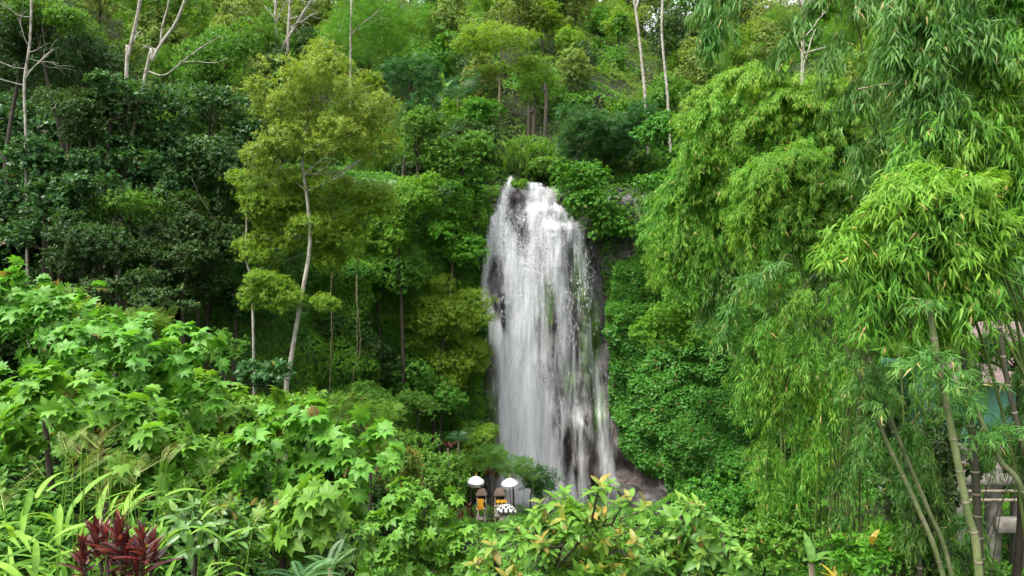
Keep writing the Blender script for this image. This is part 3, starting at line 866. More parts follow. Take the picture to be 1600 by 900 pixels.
# creepers hanging on the cliff, in billows with dark hollows between
NR = grid_normals(CLIFF) * -1
if NR[len(sc) // 2, 40, 1] > 0: NR = -NR
lump = fbm(np.stack([sc[S2] * .42, Z2 * .30, X0 * 0], -1), 91, 3)
bil = np.clip(lump - .36, 0, 1) * 5.0
bil = bil + np.abs(np.sin(Z2 * 1.15 + 5 * fbm(np.stack([sc[S2] * .35, Z2 * .2, X0 * 0], -1), 95, 2))) * .35
edge_r = np.interp(Z2, py_z(np.array([800, 765, 722, 712, 690, 655, 640, 560, 480, 400, 360, 320, 290, 250])), px_x(np.array([1096, 1066, 1044, 1014, 994, 990, 955, 950, 945, 935, 905, 872, 868, 866])))
edge_l = np.interp(Z2, py_z(np.array([800, 720, 640, 560, 470, 440, 400, 330, 290, 250])), px_x(np.array([720, 735, 742, 748, 750, 752, 758, 770, 782, 790])))
bil = bil * np.clip(np.maximum(smooth(0, 1.6, X0 - edge_r), smooth(0, 1.6, edge_l - X0)), .12, 1)
IVY = CLIFF + np.stack([cnx[S2], cny[S2], X0 * 0 + .15], -1) * bil[..., None]
wv = (1 - .75 * np.clip(1.3 * gauss(X0, Z2, 958, 410, 26, 55), 0, 1)) * ((X0 > edge_r) | (X0 < edge_l)) * (1.0 - .75 * smooth(.40, .33, lump) * (X0 > 0))
p, nn, iu, iv = grid_scatter(IVY, 105000, rng, w=wv + 1e-6)
if nn[:, 1].mean() > 0: nn = -nn
ok = in_view(p, 6) & (wv[iu, iv] > .01); p, nn, iu, iv = p[ok], nn[ok], iu[ok], iv[ok]
D = nrm(nn * .8 + np.array([0, 0, .45]) + rng.normal(0, .25, p.shape))
zz = fbm(p * .22, 66, 3); right = p[:, 0] > 5; low = p[:, 2] < 13 + 5 * (zz - .5) * 4
a = right & low; b = right & ~low & (zz > .45); c = right & ~low & (zz <= .45)
d = ~right & (zz > .5); e = ~right & (zz <= .5)
for nme, s, lb in (('ivy', a, 'broad leaved creeper hanging like shingles low on the right cliff'), ('vine', b, 'heart leaved creeper draped over the upper right cliff'),
                   ('mid', c, 'small leaved climbers on the upper right cliff'), ('bright', d, 'bright climbers on the cliff left of the fall'), ('mid', e, 'deeper green climbers on the cliff left of the fall')):
    cover('creeper', lb, 'creeper', nme, p[s], D[s], rng, 4.6, L=.37 if nme == 'ivy' else None)

# ------------------------------------------------------------------ trees and shrubs
TREES = []
def tree(name, cat, spk, label, blobs, Y=None, off=2.0, group=None, stem='auto', bark=None, r=None, cov=4.2, n_lobes=None, gap=.42, low=.6,
         flat=.62, size=(.30, .48), L=None, young=None, seed=None, depth=.9, lean=0.0, part='crown', limbs=True, k=None, extra=None):
    sd = seed if seed is not None else len(TREES) * 7 + 11
    rng = np.random.default_rng(sd)
    bl = [tuple(float(v) for v in b) for b in blobs]
    if Y is None:
        Y = min(hit(b[0], b[1] + b[3] * .6) for b in bl) - off
    lobes = []; mains = []
    for b in bl:
        dy = b[4] if len(b) > 4 else 0
        Yb = Y + dy
        c = P(b[0], b[1], Yb); q = Yb / FPX
        rad = np.array([b[2] * q, b[2] * q * depth, b[3] * q])
        nl = n_lobes or int(np.clip(6 + b[2] * b[3] / 420.0, 7, 26))
        lobes += auto_lobes(c, rad, nl, rng, flat, size)
        mains.append(c)
    s = SPC[spk]
    Lf = max(L or s['L'], (9.5 if s['tm'] in ('feather', 'pinnate') else 5.0) * Y / FPX)
    kk = k or s['k']
    area = sum(math.pi * b[2] * b[3] for b in bl); lp = Lf * FPX / Y
    n = int(min(15000, cov * area / (.62 * AREA[s['tm']] * lp * lp) / kk)) + 30
    sh, D = lobe_shoots(lobes, n, rng, low=low, gap=gap, seed=sd)
    if extra:
        ex = np.array([P(a[0], a[1], Y + rng.normal(0, .35)) for a in extra])
        sh = np.vstack([sh, ex]); D = np.vstack([D, nrm(np.array([0, -.15, 1.0]) + rng.normal(0, .16, ex.shape))])
    # base of the stem
    b0 = bl[0]; top = mains[0]
    mb = MB()
    if stem is not None:
        hgt = None
        if isinstance(stem, list):
            pts = [P(a[0], a[1], Y + (a[2] if len(a) > 2 else 0)) for a in stem]
            base = pts[0].copy(); gz = float(ground(base[0], base[1]))
            if base[2] > gz: pts.insert(0, np.array([base[0] - (pts[1][0] - base[0]) * .05, base[1], gz - .3]))
            base = pts[0]
        else:
            bx = top[0] + lean; by = top[1] + .4
            gz = float(ground(bx, by))
            if gz > top[2] - .8: gz = top[2] - 1.6
            base = np.array([bx, by, gz - .2])
            m1 = base * .55 + top * .45 + rng.normal(0, .15, 3) * np.array([1, 1, 0]) * max(.5, (top[2] - base[2]) * .25)
            pts = [base, m1, top]
        H = np.linalg.norm(pts[-1] - pts[0])
        r0 = r or np.clip(.011 * H + .03, .04, .2)
        mb.tube(pts, np.linspace(r0, r0 * .42, len(pts)), 8, max(8, 4 * len(pts)), cap=False)
        if limbs:
            sel = rng.permutation(len(lobes))[:12]
            cp = catmull(pts, 20)
            for j in sel:
                kx = rng.integers(11, 19)
                # leave the stem below the lobe
                cand = cp[10:19]; kx = 10 + int(np.argmin(np.abs(cand[:, 2] - (lobes[j][0][2] - .35 * np.linalg.norm(lobes[j][0] - top)))))
                limb(mb, cp[kx], lobes[j][0], r0 * .22, r0 * .06, rng)
            if extra:
                cs_ = np.array([l[0] for l in lobes])
                for e in ex:
                    q = cs_[np.argmin(np.linalg.norm(cs_ - e, axis=1))]
                    limb(mb, q, e, .012, .006, rng, n=5)
    else:
        base = np.array([top[0], top[1] + .3, min(float(ground(top[0], top[1])), top[2] - .3)])
    o = thing(name, label, cat, base, group)
    if mb.n: mb.build('trunk', bark or M_BARK, o)
    crown_leaves(part, spk, sh, D, rng, o, L=Lf, k=k, young=young)
    TREES.append((name, n, Y))
    return o

def dup(src, loc, scale, rotz, label=None):
    r = src.copy(); C.objects.link(r); r.location = [float(v) for v in loc]; r.scale = (scale, scale, scale); r.rotation_euler = (0, 0, rotz)
    if label: r['label'] = label
    for ch in src.children:
        c = ch.copy(); C.objects.link(c); c.parent = r
    return r
def proto(name, cat, spk, label, group, r, h, seed, L=None, cov=2.6, n_lobes=12, tall=.8):
    """a young tree at the origin, to be copied about the slopes"""
    rng = np.random.default_rng(seed)
    lobes = auto_lobes((0, 0, h), (r, r, r * tall), n_lobes, rng) 
    s = SPC[spk]; Lf = L or s['L']
    n = int(cov * math.pi * r * r * 2.2 / (.62 * AREA[s['tm']] * Lf * Lf) / s['k'])
    sh, D = lobe_shoots(lobes, n, rng, low=.4, gap=.38, seed=seed)
    o = thing(name, label, cat, (0, 0, 0), group)
    mb = MB(); mb.tube([(0, 0, -.8), (.1, 0, h * .5), (0, .1, h)], [.09, .075, .05], 6, 8, cap=False)
    for l in lobes[:6]: limb(mb, (0, .05, h * .6), l[0], .035, .012, rng, sides=5)
    mb.build('trunk', M_BARK, o)
    crown_leaves('crown', spk, sh, D, rng, o, L=Lf)
    return o
def strew(protos, cells, rng, sc=(.7, 1.3), sink=.3):
    used = set()
    for (x, y) in cells:
        k = int(rng.integers(len(protos)))
        z = float(ground(x, y)) - sink
        s = rng.uniform(*sc)
        if k not in used:
            used.add(k); o = protos[k]; o.location = (x, y, z); o.scale = (s, s, s); o.rotation_euler = (0, 0, rng.uniform(0, 6.28))
        else:
            dup(protos[k], (x, y, z), s, rng.uniform(0, 6.28))
    for k, o in enumerate(protos):
        if k not in used:
            for ch in list(o.children): bpy.data.objects.remove(ch)
            bpy.data.objects.remove(o)
G_HILL = 'trees on the slope above the fall'
G_LEFT = 'trees of the dark left slope'
srng = np.random.default_rng(77)
def cells(n, x0, x1, y0, y1, test, dmin):
    out = []
    for _ in range(n * 40):
        x = srng.uniform(x0, x1); y = srng.uniform(y0, y1)
        if not test(x, y): continue
        if any((x - a) ** 2 + (y - b) ** 2 < dmin ** 2 for a, b in out): continue
        q = np.array([[x, y, float(ground(x, y)) + 2.0]])
        if not in_view(q, 3)[0]: continue
        out.append((x, y))
        if len(out) >= n: break
    return out
LB = 'leafy sapling, one of many alike crowding the slope above the fall'
GS = 'saplings crowding the slope above the fall'
PR = [proto('sapling', 'tree', sp_, LB, GS, r_, h_, 300 + i, L=.42, tall=1.35) for i, (sp_, r_, h_) in enumerate([('haze_tint', 2.2, 3.6), ('feather', 2.6, 4.4), ('mid', 2.2, 3.8), ('bright', 1.9, 2.8), ('lime', 2.2, 4.8), ('dark', 2.1, 4.2), ('haze_tint', 2.6, 6.0), ('mid', 1.7, 5.4), ('feather', 2.4, 6.2)])]
strew(PR, cells(230, -58, 62, 66, 140, lambda x, y: val_dist(np.array(x), np.array(y)) > 4 and not (-2 < x < 5 and y < 70), 2.5), srng)
LB = 'shaded leafy shrub, one of many alike on the dark left slope'
GS = 'shaded shrubs of the dark left slope'
PR = [proto('shade_shrub', 'shrub', sp_, LB, GS, r_, h_, 320 + i, L=L_) for i, (sp_, r_, h_, L_) in enumerate([('dark', 2.4, 2.2, .24), ('darkbig', 2.5, 2.6, .36), ('dark', 2.8, 3.2, .26), ('mid', 1.7, 1.8, .22), ('darkbig', 2.0, 1.9, .34)])]
strew(PR, cells(190, -48, -4, 29, 66, lambda x, y: 0 < val_dist(np.array(x), np.array(y)) < 24 or (y < 46 and x < -8 and y > 30), 1.9), srng, (.7, 1.35))
# --- the hillside above the fall, back to front
T = tree
for a in [
 ('haze_tint',    'olive tree on the ridge right of the grey leafless stems',      [(560, 10, 90, 60)], 120),
 ('feather', 'feathery bright green tree with level boughs above the yellow-green tree', [(600, 60, 95, 75)], 84),
 ('dark',    'dark thin crowned tree on the ridge with sky showing through',  [(672, 20, 45, 60)], 105),
 ('haze_tint',    'pale olive crown at the top edge above the layered tree',   [(740, 10, 80, 50)], 125),
 ('haze_tint',    'yellowish scrubby tree on the ridge left of the two slim pale stems', [(860, 15, 85, 60)], 125),
 ('feather', 'light feathery tree on the ridge between scrub and slim stems',            [(930, 40, 60, 55)], 112),
 ('dark',    'big dark round tree behind the two slim pale stems',                [(1060, 85, 62, 75)], 90),
 ('haze_tint',    'pale tree on the ridge behind the two slim pale stems', [(995, 5, 70, 45)], 122),
 ('mid',     'green tree on the ridge closing the sky right of the two slim pale stems', [(1095, 5, 70, 40)], 118),
 ('haze_tint',    'olive tree at the top edge right of the big dark round tree',                   [(1150, 20, 60, 55)], 112),
 ('haze_tint',    'pale tree at the top edge behind the bare grey tree',                [(1230, 40, 75, 60)], 105),
 ('bright',  'light green tree on the ridge right of the bare grey tree',               [(1320, 30, 80, 60)], 100),
 ('mid',     'green tree at the top edge behind the drooping bamboo',               [(1440, 20, 100, 80)], 90),
 ('haze_tint',    'olive tree on the crest left of the grey leafless stems',             [(330, 20, 80, 70)], 100),
 ('mid',     'leafy tree at the top edge above the pair of white trunks',             [(250, 15, 80, 50)], 80),
 ('haze_tint',    'thin pale tree beside the grey leafless stems',             [(445, 20, 70, 50)], 112),
 ('feather', 'feathery tree in mid slope right of the layered tree',       [(860, 110, 60, 45)], 92),
 ('mid',     'mid green tree under the olive scrub left of the slim stems',               [(930, 110, 55, 48)], 88),
 ('feather', 'feathery tree at the feet of the two slim pale stems',     [(1010, 165, 65, 38)], 80),
 ('mid',     'round green bush tree behind the upright banana leaf',        [(690, 95, 50, 50)], 80),
 ('dark',    'dark bushy tree behind the layered tree',               [(740, 150, 48, 55)], 78),
 ('mid',     'mid green bushy tree right of the tall grass',                [(890, 175, 50, 40)], 74),
 ('haze_tint',    'pale green bush on the slope right of the tall grass',     [(830, 165, 42, 30)], 80),
]:
    T('broadleaf_tree' if a[0] != 'feather' else 'feathery_tree', 'tree', a[0], a[1], a[2], Y=a[3], group=G_HILL)
T('layered_tree', 'tree', 'lime', 'slim tan tree with flat layered crown above the fall', [(785, 62, 60, 22), (745, 78, 34, 15), (815, 100, 36, 10), (770, 108, 30, 8)], Y=70, stem=[(782, 215), (780, 150), (784, 70)], bark=M_BARK_TAN, r=.14, cov=4, n_lobes=8)
T('blue_tree', 'tree', 'blue', 'bluish feathery tree right above the lip of the fall', [(935, 195, 62, 48), (905, 235, 40, 36), (960, 235, 45, 34)], Y=62, cov=4.6)
T('blue_tree', 'tree', 'blue', 'bluish feathery tree between the blue tree at the lip and the bamboo', [(1010, 205, 45, 40)], Y=63)
T('vine_bush', 'bush', 'vine', 'vine covered bush below the two slim pale stems', [(1040, 215, 48, 40), (1070, 250, 40, 30)], Y=58)
T('broadleaf_bush', 'bush', 'vine', 'lush bush overhanging the dark rock at the right of the lip', [(930, 300, 55, 46), (900, 275, 38, 30), (965, 340, 42, 40), (935, 365, 30, 25)], stem=None, Y=56, cov=4.6)
T('broadleaf_bush', 'bush', 'vine', 'creeper bush on the cliff top between the lush bush and the bamboo', [(1010, 292, 46, 26), (1050, 285, 40, 24)], Y=57, stem=None)
T('broadleaf_bush', 'bush', 'mid', 'low bush growing behind the lip of the fall', [(830, 262, 55, 18), (870, 268, 30, 16)], Y=62.5, stem=None, cov=4.6)
T('broadleaf_bush', 'bush', 'bright', 'bright bush on the lip between the two streams', [(815, 288, 14, 10)], Y=58.6, stem=None, n_lobes=5)
# --- left of the fall
T('broadleaf_tree', 'tree', 'blue', 'grey-green tree right behind the yellow-green tree', [(640, 130, 45, 45), (660, 185, 45, 40)], Y=58)
T('broadleaf_tree', 'tree', 'mid', 'rounded mid green tree between the yellow-green tree and the banana leaf', [(655, 215, 42, 45), (690, 250, 38, 38)], Y=56)
T('broadleaf_tree', 'tree', 'mid', 'mid green tree overhanging the top of the left cliff', [(725, 235, 42, 34), (745, 270, 30, 22)], Y=57)
T('broadleaf_bush', 'bush', 'vine', 'vine bush on the cliff just left of the lip', [(735, 300, 34, 34), (715, 340, 36, 32)], Y=56.5, stem=None)
T('broadleaf_bush', 'bush', 'bright', 'bright bush on the cliff beside the upper fall', [(730, 400, 30, 36), (690, 375, 36, 30)], Y=55.8, stem=None)
T('broadleaf_tree', 'tree', 'lime', 'yellowish leafed tree leaning out beside the lower fall', [(700, 470, 58, 36), (725, 510, 45, 34), (670, 520, 50, 36), (735, 560, 38, 34), (700, 580, 40, 34)], Y=53, cov=4.6, lean=-1.5)
T('broadleaf_tree', 'tree', 'mid', 'deep green tree under the yellowish tree beside the fall', [(690, 620, 48, 36), (640, 590, 44, 36)], Y=51)
T('broadleaf_bush', 'bush', 'lime', 'light bush at the foot of the left rock beside the fall', [(745, 680, 34, 26)], stem=None, Y=51)
T('broadleaf_tree', 'tree', 'bright', 'bright leafed tree between the golden crown and the fall', [(620, 320, 52, 38), (660, 300, 40, 30), (600, 370, 44, 36)], Y=50)
T('broadleaf_tree', 'tree', 'mid', 'mid green tree behind the hanging vines', [(590, 440, 50, 45), (630, 420, 44, 40)], Y=51)
T('broadleaf_tree', 'tree', 'dark', 'shaded tree behind the foot of the pale trunk', [(540, 520, 55, 50), (580, 570, 48, 40)], Y=50)
T('broadleaf_tree', 'tree', 'mid', 'bushy tree in shade at the foot of the left slope', [(560, 630, 52, 34), (610, 650, 45, 30)], Y=44)
T('broadleaf_bush', 'bush', 'mid', 'fresh green bush below the hanging vines', [(655, 640, 40, 30)], Y=43)
# --- the dark left slope
for a in [
 ('dark',    'tall dark tree at the left edge behind the thin pale stem',   [(40, 60, 75, 70)], 44),
 ('mid',     'lighter crowned tree in the top left corner',                          [(50, 15, 60, 30), (110, 40, 45, 28)], 42),
 ('dark',    'dark tree left of the pair of white trunks',               [(135, 110, 60, 50)], 44),
 ('mid',     'green tree between the white trunks and the crest',              [(330, 100, 60, 50), (370, 60, 40, 34)], 50),
 ('darkbig', 'large leafed dark tree under the pair of white trunks',      [(215, 195, 75, 40), (270, 165, 45, 30)], 43),
 ('darkbig', 'large leafed tree right of the bare forked branch',                 [(330, 165, 55, 34), (370, 200, 40, 34)], 47),
 ('darkbig', 'large leafed tree reaching out mid slope above the dark hollow',         [(185, 250, 70, 34), (235, 280, 45, 26)], 41),
 ('darkbig', 'large leafed tree at the left edge under the thin pale stem',       [(65, 255, 60, 36), (20, 300, 50, 34)], 39),
 ('darkbig', 'large leafed tree low at left above the bright shrubs',    [(70, 330, 65, 30), (40, 370, 50, 24)], 37),
 ('dark',    'dark tree filling the hollow beside the golden tree',        [(345, 265, 62, 50), (360, 320, 50, 44)], 42),
 ('dark',    'shaded tree in the middle of the dark hollow',        [(280, 350, 64, 50), (330, 380, 50, 44)], 40),
 ('mid',     'fan leafed tree lit at the edge of the dark hollow',       [(205, 320, 55, 30), (150, 345, 40, 26)], 39),
 ('dark',    'dark glossy shrub tree behind the bright shrubs',  [(230, 415, 55, 34), (290, 400, 44, 36)], 38),
 ('dark',    'grey-green shrub tree under the golden crown at its left',        [(310, 440, 50, 40), (340, 390, 40, 36)], 40),
 ('darkbig', 'large leafed shrub left of the pale trunk',    [(370, 470, 42, 32), (390, 430, 30, 30)], 42),
 ('dark',    'dark shrub above the bright shrubs in the shaded gap',                 [(130, 410, 60, 30)], 36),
 ('mid',     'pale tipped shrub in the gap left of the pale trunk',     [(350, 545, 40, 26), (310, 555, 30, 22)], 34),
 ('darkbig', 'large leafed shrub at the foot of the pale trunk',     [(420, 590, 40, 28), (380, 580, 34, 24)], 33),
 ('darkbig', 'large leafed tree hiding the foot of the left white trunk', [(175, 150, 50, 34), (230, 150, 36, 22)], 40.5),
 ('darkbig', 'large leafed tree overhanging the top of the dark hollow', [(300, 235, 60, 30), (250, 225, 40, 24)], 42),
 ('dark',    'dark twiggy tree between the left edge and the white trunks', [(110, 170, 60, 40), (140, 210, 44, 34)], 40),
 ('darkbig', 'large leafed sprays in front of the dark hollow at its left', [(110, 300, 60, 26), (150, 285, 40, 22)], 37.5),
 ('dark',    'dark leafy shrub before the bare stems of the left slope', [(175, 385, 60, 40), (130, 360, 50, 34)], 36),
 ('dark',    'dark shrub at the lower edge of the hollow', [(200, 450, 60, 30), (260, 470, 50, 30)], 35),
 ('dark',    'low dark shrub right of the pale trunk base', [(500, 640, 44, 26)], 34),
]:
    T('broadleaf_tree', 'tree', a[0], a[1], a[2], Y=a[3], group=G_LEFT, low=.6)
LB = 'leafy bush, one of many alike on the rim left of the fall'
GS = 'bushes on the rim left of the fall'
PR = [proto('rim_bush', 'bush', sp_, LB, GS, r_, h_, 340 + i, L=L_) for i, (sp_, r_, h_, L_) in enumerate([('mid', 1.7, 1.3, .24), ('bright', 1.6, 1.2, .24), ('vine', 1.6, 1.2, .26), ('mid', 2.2, 2.2, .25)])]
strew(PR, cells(60, -24, -3, 44, 74, lambda x, y: 1.5 < val_dist(np.array(x), np.array(y)) < 16, 1.8), srng, (.8, 1.4), .6)
LB = 'leafy bush, one of many alike on the rim right of the fall'
GS = 'bushes on the rim right of the fall'
PR = [proto('rim_bush', 'bush', sp_, LB, GS, r_, h_, 350 + i, L=L_) for i, (sp_, r_, h_, L_) in enumerate([('mid', 1.7, 1.2, .24), ('vine', 1.8, 1.2, .26), ('bright', 1.5, 1.0, .24)])]
strew(PR, cells(40, 8.5, 26, 40, 74, lambda x, y: 1.0 < val_dist(np.array(x), np.array(y)) < 13, 1.9), srng, (.8, 1.4), .6)
# --- the tall yellow-green tree with the pale trunk
T('golden_tree', 'tree', 'gold', 'tall yellow-green tree with slender pale trunk left of the fall',
  [(490, 115, 85, 50), (555, 170, 66, 60), (445, 165, 62, 66), (510, 220, 100, 60), (580, 235, 48, 46), (425, 250, 48, 46)], Y=36, size=(.20, .36), n_lobes=18, low=.5,
  stem=[(446, 632), (455, 560), (470, 470), (484, 385), (480, 310), (472, 240), (490, 150)], bark=M_BARK_PALE, r=.155, cov=2.7, gap=.47, seed=3)
T('golden_spray', 'tree', 'lime', 'lower leafy tree standing against the pale trunk', [(480, 300, 80, 40), (560, 320, 58, 40), (430, 335, 52, 38), (505, 360, 70, 38), (420, 390, 56, 32), (535, 400, 46, 34), (390, 300, 40, 40)], Y=37.5,
  stem=[(395, 480), (385, 400), (388, 300), (398, 240)], bark=M_BARK_PALE, r=.09, cov=5.0, gap=.40, seed=4)
T('lime_shrub', 'shrub', 'lime', 'spray of light leaves low on the pale trunk', [(440, 470, 40, 24), (400, 465, 30, 20), (505, 478, 28, 20), (420, 440, 36, 22)], Y=35.5, stem=None, n_lobes=9)
# ------------------------------------------------------------------ bamboo
M_CULM_GREEN = noise_mat('bamboo culm shaded', [(.3, (.045, .070, .018)), (.55, (.085, .125, .030)), (.75, (.12, .14, .05))], 3.5, .5, (3, 3, .7), .06)
M_NODE = noise_mat('bamboo node', [(.3, (.10, .09, .055)), (.7, (.24, .22, .15))], 6, .6, bump=0)
def culm_mesh(mb, pts, r0, r1, n=40, nodes=.34, dark=False):
    c = catmull(pts, n)
    mb.tube(c, np.linspace(r0, r1, n), 9, None, cap=False)
    s = np.concatenate([[0], np.cumsum(np.linalg.norm(np.diff(c, axis=0), axis=1))])
    k = .2
    while k < s[-1]:
        p0 = np.array([np.interp(k, s, c[:, j]) for j in range(3)]); p1 = np.array([np.interp(min(s[-1], k + .035), s, c[:, j]) for j in range(3)])
        rr = np.interp(k, s, np.linspace(r0, r1, n))
        m0 = len(mb.c)
        mb.tube([p0, p0 * .5 + p1 * .5, p1], [rr * 1.02, rr * 1.16, rr * 1.02], 9, None, cap=False)
        for q in range(m0, len(mb.c)): mb.mi[q] = 1
        k += nodes * (.8 + .5 * k / s[-1])
def foliage(axis, width, rng, L, mat, parent, dens=1.0, start=.12, down=.38, k=7, name='foliage'):
    a = catmull(axis, 80)
    s = np.concatenate([[0], np.cumsum(np.linalg.norm(np.diff(a, axis=0), axis=1))])
    nn_ = int(max(6, (s[-1] / .21) * dens))
    u = rng.uniform(start, 1, nn_) ** .9 * s[-1]
    p0 = np.stack([np.interp(u, s, a[:, j]) for j in range(3)], -1)
    tg = nrm(np.gradient(a, axis=0)); tt = np.stack([np.interp(u, s, tg[:, j]) for j in range(3)], -1)
    nb = 4
    p0 = np.repeat(p0, nb, 0); tt = np.repeat(tt, nb, 0); uu = np.repeat(u / s[-1], nb)
    rd = nrm(np.cross(tt, rng.normal(size=p0.shape)))
    rd[:, 2] = np.abs(rd[:, 2]) * .55 + rd[:, 2] * .2
    prof = .35 + .75 * np.sin(math.pi * np.clip(uu * .8 + .15, 0, 1))
    bl = width * prof * rng.uniform(.35, 1.1, len(p0))
    d0 = nrm(rd * .9 + tt * .55)
    nf = np.maximum(2, (bl / (.50 * L)).astype(int)); mf = int(nf.max())
    fi = np.arange(mf)[None, :]
    ok = fi < nf[:, None]
    t = (fi + rng.uniform(.3, 1, (len(p0), mf))) / nf[:, None]
    q = p0[:, None] + d0[:, None] * (bl[:, None] * t)[..., None]
    q[..., 2] -= .55 * bl[:, None] * t ** 2
    tan = d0[:, None] + np.zeros_like(q); tan = tan.copy(); tan[..., 2] -= 1.1 * t; tan = nrm(tan)
    q = q[ok]; tan = tan[ok]; br = np.repeat(rng.random(len(p0))[:, None], mf, 1)[ok]; tn = t[ok]
    m = len(q)
    fw = tan * .75 + np.array([0, 0, -down])
    f = np.repeat(fw[:, None], k, 1) + rng.normal(0, .46, (m, k, 3))
    f = nrm(f)
    up = np.array([0, -.25, 1.1]) + tan[:, None] * .5 + rng.normal(0, .35, (m, k, 3))
    pos = np.repeat(q[:, None], k, 1) + rng.normal(0, .04, (m, k, 3)) * (L / .2)
    S = L * rng.uniform(.65, 1.2, (m, k))
    rn = np.clip(.55 * br[:, None] + .45 * rng.random((m, k)), 0, .97); rn = np.where(rng.random((m, k)) < .022, .995, rn)
    ag = np.clip((tn[:, None] - .6) * 2, 0, 1) * rng.random((m, 1)) * .8 + np.zeros((m, k))
    return leaves_mesh(name, 'bamboo', pos.reshape(-1, 3), f.reshape(-1, 3), up.reshape(-1, 3), S.ravel(), rn.ravel(), ag.ravel(), mat, parent, rng.uniform(.75, 1.35, m * k))

def bamboo_clump(label, base_px, Y, plumes, mat, L, width, seed, r=.045, cmat=None, dens=1.0, group=None, down=.38):
    r = min(r, .032)
    rng = np.random.default_rng(seed)
    bx = P(base_px, 430, Y)[0]; gz = float(ground(bx, Y))
    o = thing('bamboo_clump', label, 'bamboo', (bx, Y, gz), group or 'bamboo clumps on the right')
    for pl in plumes:
        opt = pl[-1] if isinstance(pl[-1], dict) else {}
        ax = [P(a[0], a[1], Y + (a[2] if len(a) > 2 else 0)) for a in pl if not isinstance(a, dict)]
        b = np.array([bx + rng.normal(0, .5), Y + .6 + rng.normal(0, .5), gz - .2])
        a0 = ax[0]
        if opt.get('culm', 1) == 0: b = np.array([P(1780, 430, Y)[0] + rng.normal(0, .4), Y + 1.2, gz - .2])
        pts = [b, b * .55 + a0 * .45 + np.array([.1 * (b[0] - a0[0]), 0, .12 * abs(a0[2] - b[2])])] + ax
        mb = MB(); rr = opt.get('r', r)
        culm_mesh(mb, pts, rr, rr * .22, 46, .36)
        mb.build('culm', [opt.get('cmat', cmat or M_CULM_GREEN), M_CULM_GREEN], o)
        foliage(ax, opt.get('w', width), rng, opt.get('L', L), opt.get('mat', mat), o, opt.get('dens', dens), opt.get('start', .05), opt.get('down', down))
    return o
def culm_thing(label, pts_px, Y, r, mat, rng_seed=1, leafy=True):
    rng = np.random.default_rng(rng_seed)
    pts = [P(a[0], a[1], Y + (a[2] if len(a) > 2 else 0)) for a in pts_px]
    g0 = float(ground(pts[0][0], pts[0][1]))
    d = pts[0] - pts[1]
    if pts[0][2] > g0:
        tt_ = min((pts[0][2] - g0) / max(.4, -d[2]), 3.0)
        pts.insert(0, np.array([pts[0][0] + d[0] * tt_ * .7, pts[0][1], g0 - .2]))
    o = thing('bamboo_plant', label, 'bamboo', pts[0], 'bamboo with bare lower stems at lower right')
    mb = MB(); culm_mesh(mb, pts, r, r * .72, 50, .38); mb.build('culm', [mat, M_NODE], o)
    if leafy:
        foliage(pts[-3:], .8, rng, .17, M_BAMBOO_DARK, o, .35, .1)
    return o

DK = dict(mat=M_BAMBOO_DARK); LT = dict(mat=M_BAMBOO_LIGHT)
bamboo_clump('feathery light bamboo rising over the other clumps right of the slim stems', 1330, 25, [
    [(1300, 250), (1230, 128), (1130, 130), (1062, 190), LT], [(1330, 290), (1260, 150), (1180, 165), (1115, 235), LT], [(1280, 330), (1215, 190), (1140, 200), (1090, 270), LT],
    [(1330, 260), (1290, 130), (1240, 140), (1180, 200), LT], [(1350, 260), (1320, 160), (1270, 190), (1240, 250)], [(1230, 260), (1150, 160), (1095, 190), (1075, 250), LT],
    [(1340, 330), (1290, 215), (1240, 230), (1200, 290)], [(1380, 300), (1350, 230), (1310, 250), (1280, 310), DK]], M_BAMBOO, .22, 1.2, 201, dens=2.0)
bamboo_clump('rounded bright green bamboo mound beside the ivy wall right of the fall', 1220, 26, [
    [(1190, 430), (1130, 282), (1065, 278), (1012, 370)], [(1210, 460), (1140, 300), (1085, 320), (1035, 420)], [(1180, 440), (1100, 295), (1050, 350), (1040, 440), LT],
    [(1200, 400), (1150, 300), (1110, 330), (1090, 420), LT], [(1170, 480), (1120, 370), (1090, 390), (1065, 460)], [(1220, 480), (1170, 390), (1130, 420), (1100, 500), DK], [(1190, 440), (1110, 270), (1070, 265), (1040, 310), LT]], M_BAMBOO, .22, 1.25, 202, dens=2.1)
bamboo_clump('dense yellow-green bamboo mound in the middle of the right side', 1330, 21, [
    [(1340, 420), (1290, 255), (1210, 258), (1150, 340), LT], [(1360, 430), (1300, 275), (1240, 295), (1185, 390)], [(1320, 420), (1250, 265), (1190, 300), (1160, 390), LT],
    [(1380, 420), (1330, 290), (1290, 310), (1250, 400)], [(1330, 470), (1270, 360), (1220, 380), (1180, 460)], [(1300, 440), (1260, 330), (1215, 330), (1170, 400)], [(1390, 480), (1340, 390), (1290, 410), (1250, 490), DK],
    [(1280, 300), (1230, 245), (1190, 260), (1150, 300), LT]], M_BAMBOO, .21, 1.05, 203, dens=2.0)
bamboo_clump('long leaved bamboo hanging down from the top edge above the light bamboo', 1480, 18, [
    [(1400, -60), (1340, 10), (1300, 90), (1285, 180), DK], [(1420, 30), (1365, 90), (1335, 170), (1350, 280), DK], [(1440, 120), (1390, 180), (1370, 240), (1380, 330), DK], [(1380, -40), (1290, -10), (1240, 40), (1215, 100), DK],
    [(1460, 60), (1420, 110), (1400, 190), (1410, 270)], [(1300, -110), (1190, -90), (1120, -20), (1110, 90), DK], [(1350, -100), (1220, -80), (1150, -30), (1135, 50), DK], [(1470, 180), (1430, 230), (1400, 300), (1370, 350), DK]], M_BAMBOO_DARK, .30, .75, 204, dens=.95, down=.9)
